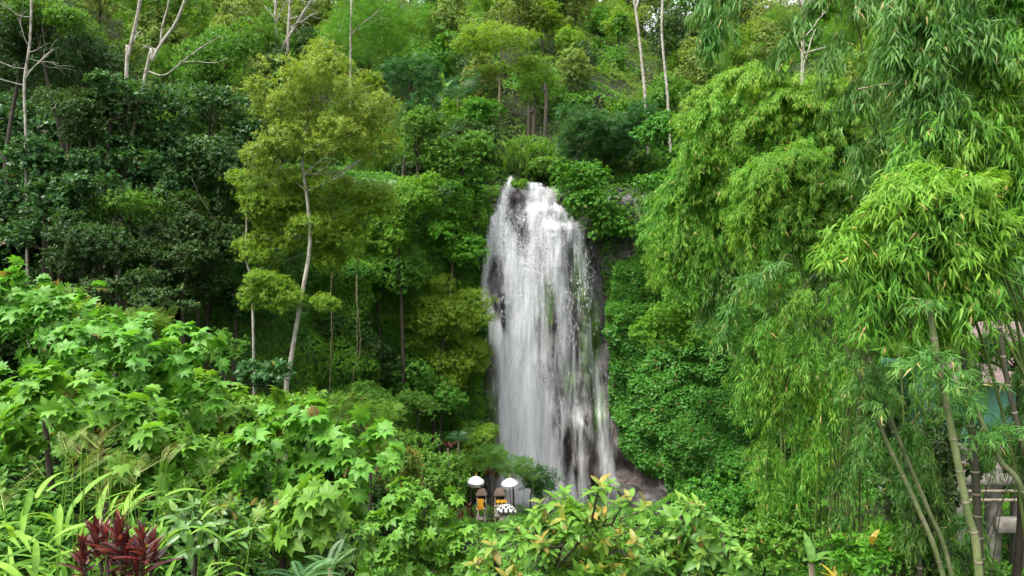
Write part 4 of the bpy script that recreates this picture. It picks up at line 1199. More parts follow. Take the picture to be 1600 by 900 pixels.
bamboo_clump('big drooping near bamboo with bright leaf hands at the right', 1760, 11.5, [
    [(1570, 420), (1490, 295), (1390, 305), (1295, 395), LT], [(1545, 480), (1480, 345), (1435, 390), (1425, 520)], [(1565, 430), (1470, 315), (1400, 380), (1360, 470)], [(1600, 470), (1530, 380), (1485, 425), (1495, 530), LT],
    [(1560, 380), (1500, 270), (1430, 280), (1360, 340), LT], [(1520, 430), (1450, 350), (1390, 360), (1330, 430)], [(1560, 400), (1510, 330), (1470, 360), (1450, 450), LT], [(1580, 520), (1530, 440), (1470, 470), (1440, 560)], [(1500, 440), (1420, 400), (1370, 440), (1350, 520)]],
    M_BAMBOO, .25, .75, 205, dens=1.5, r=.032)
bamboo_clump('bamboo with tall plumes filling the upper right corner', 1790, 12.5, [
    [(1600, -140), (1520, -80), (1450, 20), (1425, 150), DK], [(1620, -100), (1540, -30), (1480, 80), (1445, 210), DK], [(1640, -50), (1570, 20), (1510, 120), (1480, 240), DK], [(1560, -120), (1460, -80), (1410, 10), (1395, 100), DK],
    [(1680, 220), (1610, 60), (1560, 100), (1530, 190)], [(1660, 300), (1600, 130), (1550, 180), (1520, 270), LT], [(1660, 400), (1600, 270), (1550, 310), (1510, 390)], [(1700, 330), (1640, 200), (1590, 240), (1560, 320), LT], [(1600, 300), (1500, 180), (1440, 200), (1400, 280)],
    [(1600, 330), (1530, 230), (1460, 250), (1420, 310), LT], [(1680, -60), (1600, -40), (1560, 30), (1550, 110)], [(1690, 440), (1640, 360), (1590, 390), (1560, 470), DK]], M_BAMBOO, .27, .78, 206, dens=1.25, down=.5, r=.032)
bamboo_clump('thin bamboo trailing low in front of the ivy wall', 1330, 17, [
    [(1330, 430), (1295, 470), (1255, 560), (1235, 680)], [(1290, 440), (1235, 480), (1200, 570), (1185, 690)], [(1350, 540), (1310, 570), (1275, 650), (1260, 760), LT], [(1260, 560), (1225, 610), (1200, 700), (1205, 790)],
    [(1360, 450), (1330, 500), (1310, 580), (1300, 680)], [(1300, 650), (1270, 690), (1245, 740), (1240, 810)], [(1230, 480), (1190, 510), (1165, 580), (1160, 650)], [(1380, 680), (1340, 700), (1320, 750), (1310, 820), DK], [(1250, 420), (1200, 420), (1150, 470), (1130, 560), DK]], M_BAMBOO, .20, .62, 207, dens=1.25, down=.6, r=.014, cmat=M_CULM_DARK)
bamboo_clump('shaded bamboo twigs among the stems at lower right', 1500, 14, [
    [(1420, 560), (1390, 580), (1370, 640), (1360, 720), DK], [(1470, 600), (1440, 620), (1420, 690), (1410, 770), DK], [(1620, 560), (1590, 600), (1590, 680), (1600, 780), DK], [(1640, 530), (1590, 520), (1540, 540), (1515, 590)], [(1480, 700), (1450, 720), (1440, 780), (1420, 850), DK],
    [(1640, 640), (1600, 640), (1570, 660), (1540, 720), DK], [(1560, 790), (1530, 800), (1500, 830), (1480, 880), DK]], M_BAMBOO_DARK, .18, .55, 208, dens=1.5, down=.5, r=.012, cmat=M_CULM_DARK)
culm_thing('thick green bamboo stem with pale rings nearest the concrete posts', [(1532, 915), (1512, 800), (1490, 690), (1465, 560), (1450, 470)], 9.2, .054, M_CULM, 1)
culm_thing('dark upright bamboo stem in front of the turquoise wall', [(1524, 740), (1512, 640), (1506, 560), (1500, 470)], 12.5, .075, M_CULM_DARK, 2, False)
culm_thing('pale bamboo stem leaning left across the turquoise wall', [(1618, 830), (1560, 715), (1520, 630), (1490, 560)], 10, .046, M_CULM, 3)
culm_thing('dim bamboo stem at the right edge beside the turquoise wall', [(1630, 800), (1600, 700), (1575, 600), (1560, 500)], 11, .05, M_CULM_DARK, 4, False)
culm_thing('mottled tan bamboo stem leaning left, left one of a close pair', [(1475, 905), (1432, 790), (1385, 690), (1348, 600), (1320, 540)], 12, .046, M_CULM, 5)
culm_thing('mottled tan bamboo stem leaning left, right one of a close pair', [(1485, 890), (1452, 800), (1410, 700), (1372, 600), (1350, 520)], 12.6, .042, M_CULM, 6)
culm_thing('short dark bamboo stem behind the leaning pair', [(1420, 760), (1395, 670), (1372, 600), (1355, 540)], 14, .060, M_CULM_DARK, 7, False)

# ------------------------------------------------------------------ foreground shrubs on the left bank
G_LOB = 'shrubs with star shaped leaves on the near bank'
for a in [
 ('star leaved shrub highest on the near left bank',  [(60, 510, 95, 60), (20, 455, 60, 36), (120, 540, 60, 50)], 13.0),
 ('star leaved shrub spreading wide below the dark hollow', [(200, 565, 115, 60), (290, 615, 70, 50), (130, 600, 80, 60)], 11.5),
 ('star leaved shrub nearest above the red cordyline',        [(150, 660, 115, 75), (230, 720, 70, 60), (70, 650, 80, 60)], 8.6),
 ('star leaved shrub in the dip left of the pale trunk foot',   [(350, 645, 75, 46), (300, 640, 60, 50), (390, 690, 50, 50)], 13.5),
 ('large star leaved shrub in the middle of the near bank',          [(470, 710, 95, 60), (420, 770, 70, 65), (550, 730, 65, 60), (520, 660, 55, 34), (490, 790, 80, 60)], 9.8),
 ('star leaved shrub low at the bottom edge left of centre',     [(440, 830, 75, 50), (510, 790, 50, 40)], 8.2),
 ('star leaved shrub before the two white umbrellas',       [(640, 815, 75, 45), (700, 850, 55, 40), (600, 850, 55, 45), (660, 880, 80, 40)], 14.0),
]:
    T('star_leaf_shrub', 'shrub', 'lobed', a[0], a[1], Y=a[2], group=G_LOB, cov=5.0, gap=.30, flat=.75, low=.6, young=.3, size=(.36, .52))
T('broadleaf_shrub', 'shrub', 'mid', 'fine leaved shrub between the star leaved shrubs at left', [(300, 770, 60, 50), (330, 720, 40, 36)], Y=10.5, cov=4)
T('broadleaf_shrub', 'shrub', 'glossy', 'glossy leaved shrub right of the red cordyline', [(330, 830, 55, 40), (380, 860, 40, 36)], Y=7.0, cov=3.2)
T('broadleaf_shrub', 'shrub', 'glossy', 'glossy shrub at the bottom edge below the star leaved shrubs', [(540, 870, 60, 40), (470, 890, 40, 24)], Y=8.5, cov=3.2)
T('broadleaf_shrub', 'shrub', 'bright', 'light shrub on the bank in front of the pale trunk foot', [(430, 640, 60, 26), (480, 630, 40, 20)], Y=17, cov=4)
T('broadleaf_shrub', 'shrub', 'feather', 'feathery shrub left of the bronze bush', [(580, 660, 50, 28), (540, 640, 36, 20)], Y=26, cov=4)
T('broadleaf_shrub', 'shrub', 'bronze', 'bush with bronze young leaves between the bank and the shrines', [(620, 715, 38, 24), (650, 740, 34, 22), (605, 745, 26, 22)], Y=27, cov=4)
T('broadleaf_shrub', 'shrub', 'mid', 'leafy bush left of the white umbrellas', [(670, 735, 50, 34), (700, 765, 34, 34), (650, 775, 36, 26)], Y=33, cov=4)
T('broadleaf_shrub', 'shrub', 'mid', 'dark green bush below the foot of the left cliff', [(640, 690, 48, 22), (590, 700, 30, 18)], Y=36, cov=4)
T('broadleaf_shrub', 'shrub', 'bronze', 'low plant with dry brownish leaves on the crest of the left bank', [(100, 462, 24, 12), (75, 455, 16, 8)], Y=17, cov=3, stem=None)
T('broadleaf_shrub', 'shrub', 'lime', 'yellowish grassy shrub behind the star leaved shrubs at left', [(130, 495, 40, 22), (165, 505, 30, 20)], Y=15.5, cov=4)
T('broadleaf_shrub', 'shrub', 'feather', 'soft shrub on the bank crest under the dark hollow', [(215, 505, 44, 18), (250, 520, 36, 16)], Y=16, cov=4)
# right of the fall, low
for a in [('vine', 'creeper covered bush at the foot of the ivy wall', [(1120, 780, 70, 40), (1180, 800, 60, 46)], 33), ('vine', 'low creeper bush right of the centre tree with green shoots', [(1200, 850, 80, 40), (1140, 860, 50, 40)], 22),
          ('mid', 'bush under the trailing thin bamboo', [(1260, 800, 60, 50), (1290, 740, 40, 40)], 24), ('bright', 'bright small leaved bush below the leaning pair of stems', [(1400, 860, 60, 40), (1340, 870, 50, 34)], 15), ('dark', 'dark bush behind the bamboo stems', [(1430, 700, 70, 80), (1400, 620, 60, 50)], 23),
          ('mid', 'bush under the concrete house behind the bamboo', [(1500, 880, 56, 34)], 16), ('dark', 'dark leafy shrub standing in shade behind the thick green stem', [(1430, 780, 60, 70), (1480, 700, 50, 60), (1440, 860, 60, 40)], 15.5), ('mid', 'leafy tree screening the faded pink roof', [(1590, 548, 44, 18), (1530, 545, 40, 22)], 15), ('bright', 'sunlit bush glimpsed between the bamboo stems', [(1420, 570, 50, 40), (1380, 620, 36, 30)], 26), ('dark', 'dark tree behind the big drooping bamboo', [(1400, 470, 90, 70), (1330, 520, 60, 60), (1500, 480, 70, 70)], 28),
          ('mid', 'tree filling the gap behind the two bamboo mounds', [(1180, 470, 70, 60), (1130, 520, 50, 40)], 40), ('bright', 'rounded light bush standing out from the ivy wall', [(1060, 490, 52, 46), (1030, 520, 40, 40), (1090, 520, 40, 36)], 46)]:
    T('broadleaf_bush', 'bush', a[0], a[1], a[2], Y=a[3], cov=4.5, stem=None if a[3] > 30 else 'auto')
# the tree with reddish shoots in the middle foreground
T('shoot_tree', 'tree', 'avo', 'near tree with reddish young leaf tips at the bottom centre', [(866, 852, 56, 32), (930, 815, 52, 34), (960, 850, 46, 34), (890, 895, 100, 30), (800, 900, 46, 20)], Y=6.4, cov=3.6, gap=.36, size=(.28, .4), seed=31, r=.06, n_lobes=9, low=.5,
  extra=[(866, 786), (880, 780), (935, 768), (950, 764), (926, 778), (985, 788), (1003, 800), (968, 800), (770, 860), (745, 890), (760, 875), (800, 835), (846, 796), (838, 815), (895, 800), (850, 860), (815, 850), (930, 870), (1010, 830), (960, 890), (990, 885), (770, 880), (880, 840)])
T('shoot_tree', 'tree', 'avo_green', 'near tree with fresh green leaf tips right of the red tipped one', [(1065, 825, 38, 34), (1095, 850, 46, 34), (1050, 880, 60, 30), (1140, 885, 46, 26)], Y=6.8, cov=3.4, gap=.34, size=(.28, .4), seed=32, r=.05, n_lobes=8, low=.5,
  extra=[(1058, 795), (1072, 800), (1088, 802), (1100, 808), (1040, 810), (1125, 830), (1140, 850), (1160, 880), (1050, 850), (1080, 870), (1020, 890)])

# ------------------------------------------------------------------ palm grass, cordyline, ferns, banana, palms
TM['seedhead'] = T_pinnate(16, .16, .018, .45, True, .1)
def grass_clump(px, py, Y, n, L, label, seed, tm='wide_blade', seeds=6, spread=.5, mat=None, up=1.0):
    rng = np.random.default_rng(seed)
    c = P(px, py, Y); gz = float(ground(c[0], c[1])); base = np.array([c[0], c[1], min(gz, c[2] - .1)])
    o = thing('palm_grass', label, 'grass', base, 'clumps of broad bladed grass')
    h = max(.15, c[2] - base[2])
    ang = rng.uniform(0, 6.28, n); rr = spread * np.sqrt(rng.random(n))
    p = base + np.stack([rr * np.cos(ang), rr * np.sin(ang), rng.uniform(.15, 1.0, n) * h], -1)
    f = np.stack([np.cos(ang) * .75, np.sin(ang) * .75, rng.uniform(.35, 1.1, n) * up], -1) + rng.normal(0, .2, (n, 3))
    u = np.array([0, 0, 1.0]) - .3 * f + rng.normal(0, .2, (n, 3))
    rn = np.clip(rng.random(n), 0, .97)
    leaves_mesh('blades', tm, p, f, u, L * rng.uniform(.55, 1.15, n), rn, rng.random(n) ** 2, mat or M_GRASS, o)
    if seeds:
        m = seeds
        mb = MB(); pp = []; ff = []
        for i in range(m):
            a = rng.uniform(0, 6.28)
            b = base + np.array([math.cos(a) * spread * .5, math.sin(a) * spread * .5, h * .4])
            tip = b + np.array([math.cos(a) * .22, math.sin(a) * .22, h * .6 + L * rng.uniform(.5, .95)])
            mb.tube([b, (b + tip) / 2 + np.array([0, 0, .05]), tip], [.006, .004, .003], 4, 8, cap=False)
            for kk in range(3):
                pp.append(tip - np.array([0, 0, .03 * kk])); ff.append([math.cos(a + kk - 1) * .6, math.sin(a + kk - 1) * .6, 1.0 - .2 * kk])
        mb.build('stalks', M_GRASS, o)
        pp = np.array(pp); ff = np.array(ff)
        leaves_mesh('seed_heads', 'seedhead', pp, ff, np.array([0, 0, 1.0]) + 0 * ff + rng.normal(0, .3, ff.shape), .26 * rng.uniform(.7, 1.2, len(pp)), rng.random(len(pp)) * .9, np.zeros(len(pp)), M_SEED, o)
    return o
grass_clump(25, 790, 4.9, 120, .40, 'broad bladed grass at the left edge with pale seed heads', 41)
grass_clump(110, 775, 5.3, 120, .40, 'broad bladed grass behind the red cordyline with drooping blades', 42)
grass_clump(60, 880, 4.5, 120, .36, 'broad bladed grass in the bottom left corner', 43, seeds=2)
grass_clump(170, 770, 6.0, 80, .40, 'broad bladed grass with tall seed heads above the cordyline', 44, seeds=8)
grass_clump(255, 810, 5.8, 80, .36, 'grass clump with seed heads right of the cordyline tips', 45, seeds=6)
grass_clump(300, 880, 5.4, 30, .36, 'small grass clump at the bottom edge right of the cordyline', 46, seeds=2)
for i, (px, py, n, L, lb) in enumerate([(815, 228, 170, 1.7, 'tall bright reed grass above the lip of the fall'), (790, 236, 110, 1.5, 'tall reed grass under the slim layered tree'), (850, 232, 130, 1.6, 'tall reed grass right of the brown stems on the slope')]):
    o = grass_clump(px, py, 63.5 + i * .7, n, L, lb, 50 + i, tm='blade', seeds=0, spread=1.4, up=2.6, mat=M_REED); o.name = 'reed_grass'; o['group'] = 'reeds above the lip of the fall'

def cordyline(rosettes, Y, label, seed, L=.36, n=26, group=None):
    rng = np.random.default_rng(seed)
    c0 = P(rosettes[0][0], rosettes[0][1], Y); gz = min(float(ground(c0[0], c0[1])), c0[2] - .25); base = np.array([c0[0], c0[1], gz])
    o = thing('cordyline_plant', label, 'plant', base, group)
    mb = MB(); PP = []; FF = []; UU = []; SS = []
    for (a, b_) in rosettes:
        c = P(a, b_, Y + rng.normal(0, .15)); q = base + rng.normal(0, .08, 3) * np.array([1, 1, 0])
        mb.tube([q, (q + c) / 2 + rng.normal(0, .03, 3), c], [.02, .017, .012], 6, 8)
        th = np.arange(n) * 2.4 + rng.uniform(0, 6); t = np.arange(n) / n
        el = .55 + .95 * t + rng.normal(0, .12, n)
        f = np.stack([np.cos(th) * np.cos(el), np.sin(th) * np.cos(el), np.sin(el)], -1)
        PP.append(c + np.stack([0 * t, 0 * t, (t - .7) * L * .9], -1)); FF.append(f); UU.append(np.array([0, 0, 1.0]) - f * .5); SS.append(L * rng.uniform(.7, 1.1, n) * (1 - .35 * t))
    mb.build('stem', M_BARK, o)
    PP = np.vstack(PP); m = len(PP)
    leaves_mesh('leaves', 'straight', PP, np.vstack(FF), np.vstack(UU), np.concatenate(SS), rng.random(m) * .97, (rng.random(m) ** 3), M_RED, o)
    return o
cordyline([(196, 862), (150, 838), (222, 848), (178, 880), (215, 880), (130, 870), (240, 860), (185, 838), (205, 870), (165, 850)], 4.6, 'dark red cordyline plant in the bottom left grass', 61, L=.21, n=26)
cordyline([(731, 792), (722, 806), (738, 808)], 39, 'dark red cordyline left of the two shrines', 62, L=.5, n=16)
cordyline([(763, 736), (775, 742)], 41.5, 'dark red cordyline behind and between the white umbrellas', 63, L=.6, n=20)

def fronds(name, cat, px, py, Y, n, L, tm, mat, label, seed, el=(.3, 1.1), stem=True, up=0.0, group=None):
    rng = np.random.default_rng(seed)
    c = P(px, py, Y); gz = min(float(ground(c[0], c[1])), c[2] - .1); base = np.array([c[0], c[1], gz])
    o = thing(name, label, cat, base, group)
    if stem and c[2] - gz > .3:
        mb = MB(); mb.tube([base, (base + c) / 2 + np.array([.05, 0, 0]), c], [.09, .075, .06] if tm != 'fern' else [.03, .02, .02], 8, 8); mb.build('stem', M_BARK_TAN, o)
    th = np.arange(n) * 2.4 + rng.uniform(0, 6); e = rng.uniform(*el, n)
    f = np.stack([np.cos(th) * np.cos(e), np.sin(th) * np.cos(e), np.sin(e)], -1)
    leaves_mesh('fronds', tm, c + 0 * f, f, np.array([0, 0, 1.0]) - .4 * f + 0 * f, L * rng.uniform(.75, 1.15, n), rng.random(n) * .97, rng.random(n) * .3, mat, o)
    return o
fronds('fern', 'fern', 515, 888, 6.4, 9, .36, 'fern', M_FERN, 'fern at the bottom edge under the star leaved shrubs', 71)
fronds('fern', 'fern', 470, 905, 6.0, 8, .34, 'fern', M_FERN, 'fern in the bottom edge left of the other fern', 72)
T('feathery_shrub', 'shrub', 'feather', 'soft feathery shrub behind the right white umbrella', [(800, 735, 38, 18), (775, 725, 28, 16)], Y=42, cov=4.5)
T('feathery_shrub', 'shrub', 'blue', 'soft dark shrub in front of the spray at the foot of the fall', [(832, 750, 30, 18), (845, 765, 24, 16)], Y=42, cov=4.5)
T('feathery_shrub', 'shrub', 'feather', 'feathery shrub at the foot of the rock left of the fall', [(735, 715, 34, 16), (765, 712, 26, 14)], Y=43.5, cov=4.5)
fronds('fern', 'fern', 800, 732, 40.5, 14, 1.2, 'fern', M_FERN, 'big fern beside the right white umbrella', 73)
fronds('fern', 'fern', 832, 752, 41, 14, 1.0, 'fern', M_FERN, 'fern in front of the spray at the foot of the fall', 74)
fronds('fern', 'fern', 768, 716, 42, 14, 1.2, 'fern', M_FERN, 'fern at the foot of the left rock', 75)
fronds('palm_plant', 'palm', 716, 690, 43, 11, 1.6, 'palm', M_PALM, 'small palm with thin stem left of the foot of the fall', 76)
fronds('banana_plant', 'banana plant', 690, 152, 72, 2, 3.6, 'banana', M_BANANA, 'banana plant with one upright pale leaf on the slope', 77, el=(1.1, 1.5))
fronds('palm_plant', 'palm', 715, 152, 71, 10, 4.2, 'palm', M_PALM, 'palm with arching grey-green fronds beside the banana leaf', 78, el=(.2, .9))
fronds('banana_plant', 'banana plant', 1268, 880, 14.5, 4, .7, 'banana', M_BANANA, 'small banana plant at the bottom edge below the trailing bamboo', 79, el=(.7, 1.4))
fronds('dry_leaf_plant', 'plant', 1362, 850, 14.5, 2, .4, 'banana', M_YELLOW, 'yellow withered leaf plant near the leaning bamboo pair', 80, el=(1.1, 1.5), stem=False)
fronds('dry_leaf_plant', 'plant', 1305, 905, 15, 7, .4, 'straight', M_YELLOW, 'withered orange plant at the bottom edge under the bamboo', 81, el=(.2, 1.2), stem=False)
fronds('dry_leaf_plant', 'plant', 700, 700, 39, 8, .8, 'straight', M_RED, 'plant with reddish leaves near the small palm', 82, el=(.2, 1.0))

# ------------------------------------------------------------------ bare stems, branches, hanging vines
def stem_thing(name, cat, label, pts_px, Y, r0, r1, mat, branches=0, seed=0, blen=1.5, group=None, forks=()):
    rng = np.random.default_rng(seed)
    pts = [P(a[0], a[1], Y + (a[2] if len(a) > 2 else 0)) for a in pts_px]
    g0 = float(ground(pts[0][0], pts[0][1]))
    if pts[0][2] > g0 - .1 and name != 'dead_branch':
        d_ = pts[0] - pts[1]; dz_ = pts[0][2] - g0 + .3
        sl = d_[0] / max(.5, -d_[2])
        pts.insert(0, np.array([pts[0][0] + sl * dz_ * .6, pts[0][1] + .1, g0 - .3]))
    o = thing(name, label, cat, pts[0], group)
    mb = MB(); mb.tube(pts, np.linspace(r0, r1, len(pts)), 8, 8 * len(pts), cap=False); mb.build('trunk', mat, o)
    cp = catmull(pts, 40)
    if branches:
        for i in range(branches):
            mb = MB()
            a = cp[rng.integers(14, 39)]
            d = nrm(np.array([rng.normal(), rng.normal(0, .6), rng.uniform(.1, .9)])); e = a + d * blen * rng.uniform(.4, 1.2)
            limb(mb, a, e, r1 * .6, r1 * .2, rng, sides=5)
            for q in range(2):
                b = a + (e - a) * rng.uniform(.4, .9)
                limb(mb, b, b + nrm(d + rng.normal(0, .6, 3)) * blen * .4, r1 * .28, r1 * .1, rng, sides=4)
            mb.build('limb', mat, o)
    for f in forks:
        q = [P(a[0], a[1], Y) for a in f[0]]
        mb = MB(); mb.tube(q, np.linspace(f[1], f[2], len(q)), 7, 8 * len(q), cap=False); mb.build('branch', mat, o)
    return o
ST = stem_thing
ST('slim_tree', 'tree', 'thin pale stem with bare twigs at the left edge', [(41, 295), (40, 200), (38, 130), (47, 60), (50, -40)], 38.5, .085, .055, M_BARK_PALE, 9, 1, 3.2)
ST('slim_tree', 'tree', 'white leaning trunk, left of the pair in the upper left', [(197, 130), (200, 90), (209, 50), (218, 5), (224, -50)], 41.5, .115, .09, M_BARK_PALE, 2, 2, 1.5)
ST('slim_tree', 'tree', 'white forked trunk, right of the pair in the upper left', [(222, 140), (238, 95), (252, 68), (275, 35), (292, -10), (302, -50)], 41.5, .10, .075, M_BARK_PALE, 3, 3, 1.6, forks=[([(250, 72), (254, 40), (262, 10), (268, -30)], .06, .04), ([(232, 112), (258, 117), (290, 92), (318, 72), (345, 56)], .055, .022), ([(285, 97), (305, 96), (335, 98), (358, 90)], .03, .012)])
ST('slim_tree', 'tree', 'slim pale curved stem, left of two on the slope right of the fall', [(1008, 152), (1004, 110), (999, 60), (993, 15), (985, -30)], 66, .15, .11, M_BARK_PALE, 0, 5, 2, forks=[([(993, 15), (997, 0), (996, -30)], .12, .08)])
ST('slim_tree', 'tree', 'slim pale straight stem, right of two on the slope right of the fall', [(1043, 152), (1038, 100), (1034, 50), (1035, 0), (1037, -40)], 66, .14, .10, M_BARK_PALE, 0, 6, 2)
ST('bare_tree', 'tree', 'bare grey tree with thin leafless twigs above the light bamboo', [(1253, 150), (1254, 100), (1254, 50), (1253, 0), (1252, -50)], 52, .17, .11, M_BARK_PALE, 14, 7, 3.0)
for i, (a, lb) in enumerate([([(450, 60), (452, 20), (455, -30)], 'upright grey leafless stem on the ridge'), ([(440, 78), (462, 40), (480, 10), (500, -20)], 'leaning grey leafless stem forking to the right on the ridge'), ([(432, 60), (430, 20), (436, -30)], 'grey leafless stem leftmost of the ridge stems'), ([(548, 65), (549, 20), (550, -30)], 'lone thin grey stem before the feathery tree')]):
    ST('bare_tree', 'tree', lb, a, 95 if i < 3 else 80, .24 - .05 * (i == 3) * 2, .15, M_BARK_PALE, 6 if i < 3 else 2, 20 + i, 5.0, group='leafless stems on the ridge')
ST('dead_branch', 'branch', 'pale dead twigs jutting from the bamboo at upper right', [(1340, 140), (1370, 134), (1400, 130), (1430, 128)], 17.5, .03, .012, M_BARK_TAN, 6, 31, .9)
for i, (a, lb) in enumerate([([(826, 205), (826, 185), (827, 165)], 'short brown stem left of a pair in the reeds'), ([(834, 205), (834, 188), (833, 168)], 'short brown stem right of a pair in the reeds'), ([(853, 178), (854, 160), (852, 130)], 'brown stem behind the reeds')]):
    ST('brown_stem', 'stem', lb, a, 68, .2, .16, M_BARK, 2, 40 + i, 1.0, group='brown stems in the reeds')
for i, (a, Y, lb) in enumerate([([(513, 640), (517, 560), (519, 480), (522, 410)], 44, 'straight hanging vine right of the pale trunk'), ([(553, 600), (556, 540), (554, 480), (553, 430)], 45, 'hanging vine before the shaded trees, right of the straight one'), ([(561, 560), (558, 500), (556, 440)], 45, 'thin hanging vine twisted beside another one'), ([(344, 350), (320, 318), (300, 280)], 38, 'dark vine slanting through the hollow')]):
    pts = [P(q[0], q[1], Y) for q in a]
    mb = MB(); cpv = catmull(pts, 30); vr = np.random.default_rng(int(a[0][0])); cpv[:, 0] += np.cumsum(vr.normal(0, .025, 30)); cpv[:, 1] += np.cumsum(vr.normal(0, .02, 30))
    mb.tube(cpv, .024, 6, None, cap=True)
    o = mb.build('hanging_vine', M_BARK_TAN if i < 3 else M_BARK); tag(o, lb, 'vine', 'hanging vines')
# ------------------------------------------------------------------ the shrines by the water
M_WHITE = noise_mat('white cloth', [(.3, (.58, .58, .57)), (.7, (.68, .68, .66))], 3, .8, bump=.1)
M_GOLD = noise_mat('gold paint', [(.3, (.50, .32, .05)), (.7, (.66, .46, .10))], 8, .4, bump=0)
M_POLE = noise_mat('red brown pole', [(.3, (.14, .045, .025)), (.7, (.24, .085, .045))], 8, .6, bump=.1)
M_THATCH = noise_mat('thatch', [(.3, (.055, .040, .028)), (.55, (.14, .10, .072)), (.75, (.22, .17, .125))], 14, .95, (4, 4, .6), .5)
M_STONE = noise_mat('shrine stone', [(.3, (.16, .145, .12)), (.6, (.30, .275, .235)), (.75, (.22, .22, .16))], 7, .9, bump=.4)
M_WOOD = noise_mat('grey wood', [(.3, (.18, .15, .11)), (.7, (.36, .31, .24))], 6, .8, (3, 3, .4), .2)
M_NICHE_SHADE = noise_mat('dark niche', [(.3, (.012, .010, .008)), (.7, (.03, .025, .02))], 5, .9, bump=0)
M_YCLOTH = noise_mat('yellow cloth', [(.3, (.42, .20, .006)), (.7, (.54, .29, .012))], 5, .75, bump=.15)
M_CHECK, t, p, out = new_mat('checked cloth')
tc = t.nodes.new('ShaderNodeTexCoord'); ck = N(t, 'ShaderNodeTexChecker', Scale=1.0)
mpc = N(t, 'ShaderNodeMapping'); mpc.inputs['Scale'].default_value = (7.2, 7.2, 0.0); mpc.inputs['Location'].default_value = (.03, .05, .5)
t.links.new(tc.outputs['Object'], mpc.inputs[0]); t.links.new(mpc.outputs[0], ck.inputs['Vector'])
ck.inputs['Color1'].default_value = (.60, .60, .58, 1); ck.inputs['Color2'].default_value = (.02, .02, .022, 1)
t.links.new(ck.outputs['Color'], p.inputs['Base Color']); p.inputs['Roughness'].default_value = .8
YS = 40.0; PXM = YS / FPX

def umbrella(px, py, label, tilt, pole_to):
    c = P(px, py, YS + .25)                    # middle of the canopy's rim
    gz = float(ground(c[0], c[1]))
    o = thing('ceremonial_umbrella', label, 'umbrella', (c[0], c[1], gz), 'white umbrellas of the shrines')
    tx, ty = tilt
    Rm = np.array([[math.cos(tx), 0, math.sin(tx)], [0, 1, 0], [-math.sin(tx), 0, math.cos(tx)]]) @ np.array([[1, 0, 0], [0, math.cos(ty), -math.sin(ty)], [0, math.sin(ty), math.cos(ty)]])
    r = 13.2 * PXM
    pr = [(.02, .36 * r / .5), (.06 * r / .5, .315 * r / .5), (.20 * r / .5, .215 * r / .5), (.36 * r / .5, .105 * r / .5), (r, .0), (r * 1.01, -.055), (r * .985, -.055), (r * .97, -.01), (.28 * r / .5, .18 * r / .5), (.02, .30 * r / .5)]
    mb = MB(); mb.lathe(pr, c, 28, Rm); mb.build('canopy', M_WHITE, o)
    mb = MB()
    for i in range(44):                        # the fringe hangs straight down
        a = i / 44 * 2 * math.pi
        q = c + Rm @ np.array([math.cos(a) * r * .99, math.sin(a) * r * .99, -.05])
        mb.tube([q, q - np.array([0, 0, .11 + .05 * (i * 7 % 5) / 5])], [.006, .009], 4, cap=False)
    mb.build('fringe', M_WHITE, o)
    top = c + Rm @ np.array([0, 0, .33 * r / .5])
    mb = MB(); mb.lathe([(.012, -.02), (.05, .0), (.028, .05), (.045, .09), (.014, .15), (.004, .26)], top, 12, Rm); mb.build('finial', M_GOLD, o)
    foot = np.array([c[0] + .12, c[1] + .05, gz - .2])
    mb = MB(); mb.tube([foot, (foot + top) / 2, top - np.array([0, 0, .1])], [.034, .030, .022], 10, 10); mb.build('pole', M_POLE, o)
    return o
umbrella(743.5, 751.5, 'white fringed umbrella with gold tip, the left and nearer to the leafy bush', (R(4), R(9)), 800)
umbrella(796.5, 754.5, 'white fringed umbrella with gold tip above the checked cloth', (R(-3), R(7)), 800)

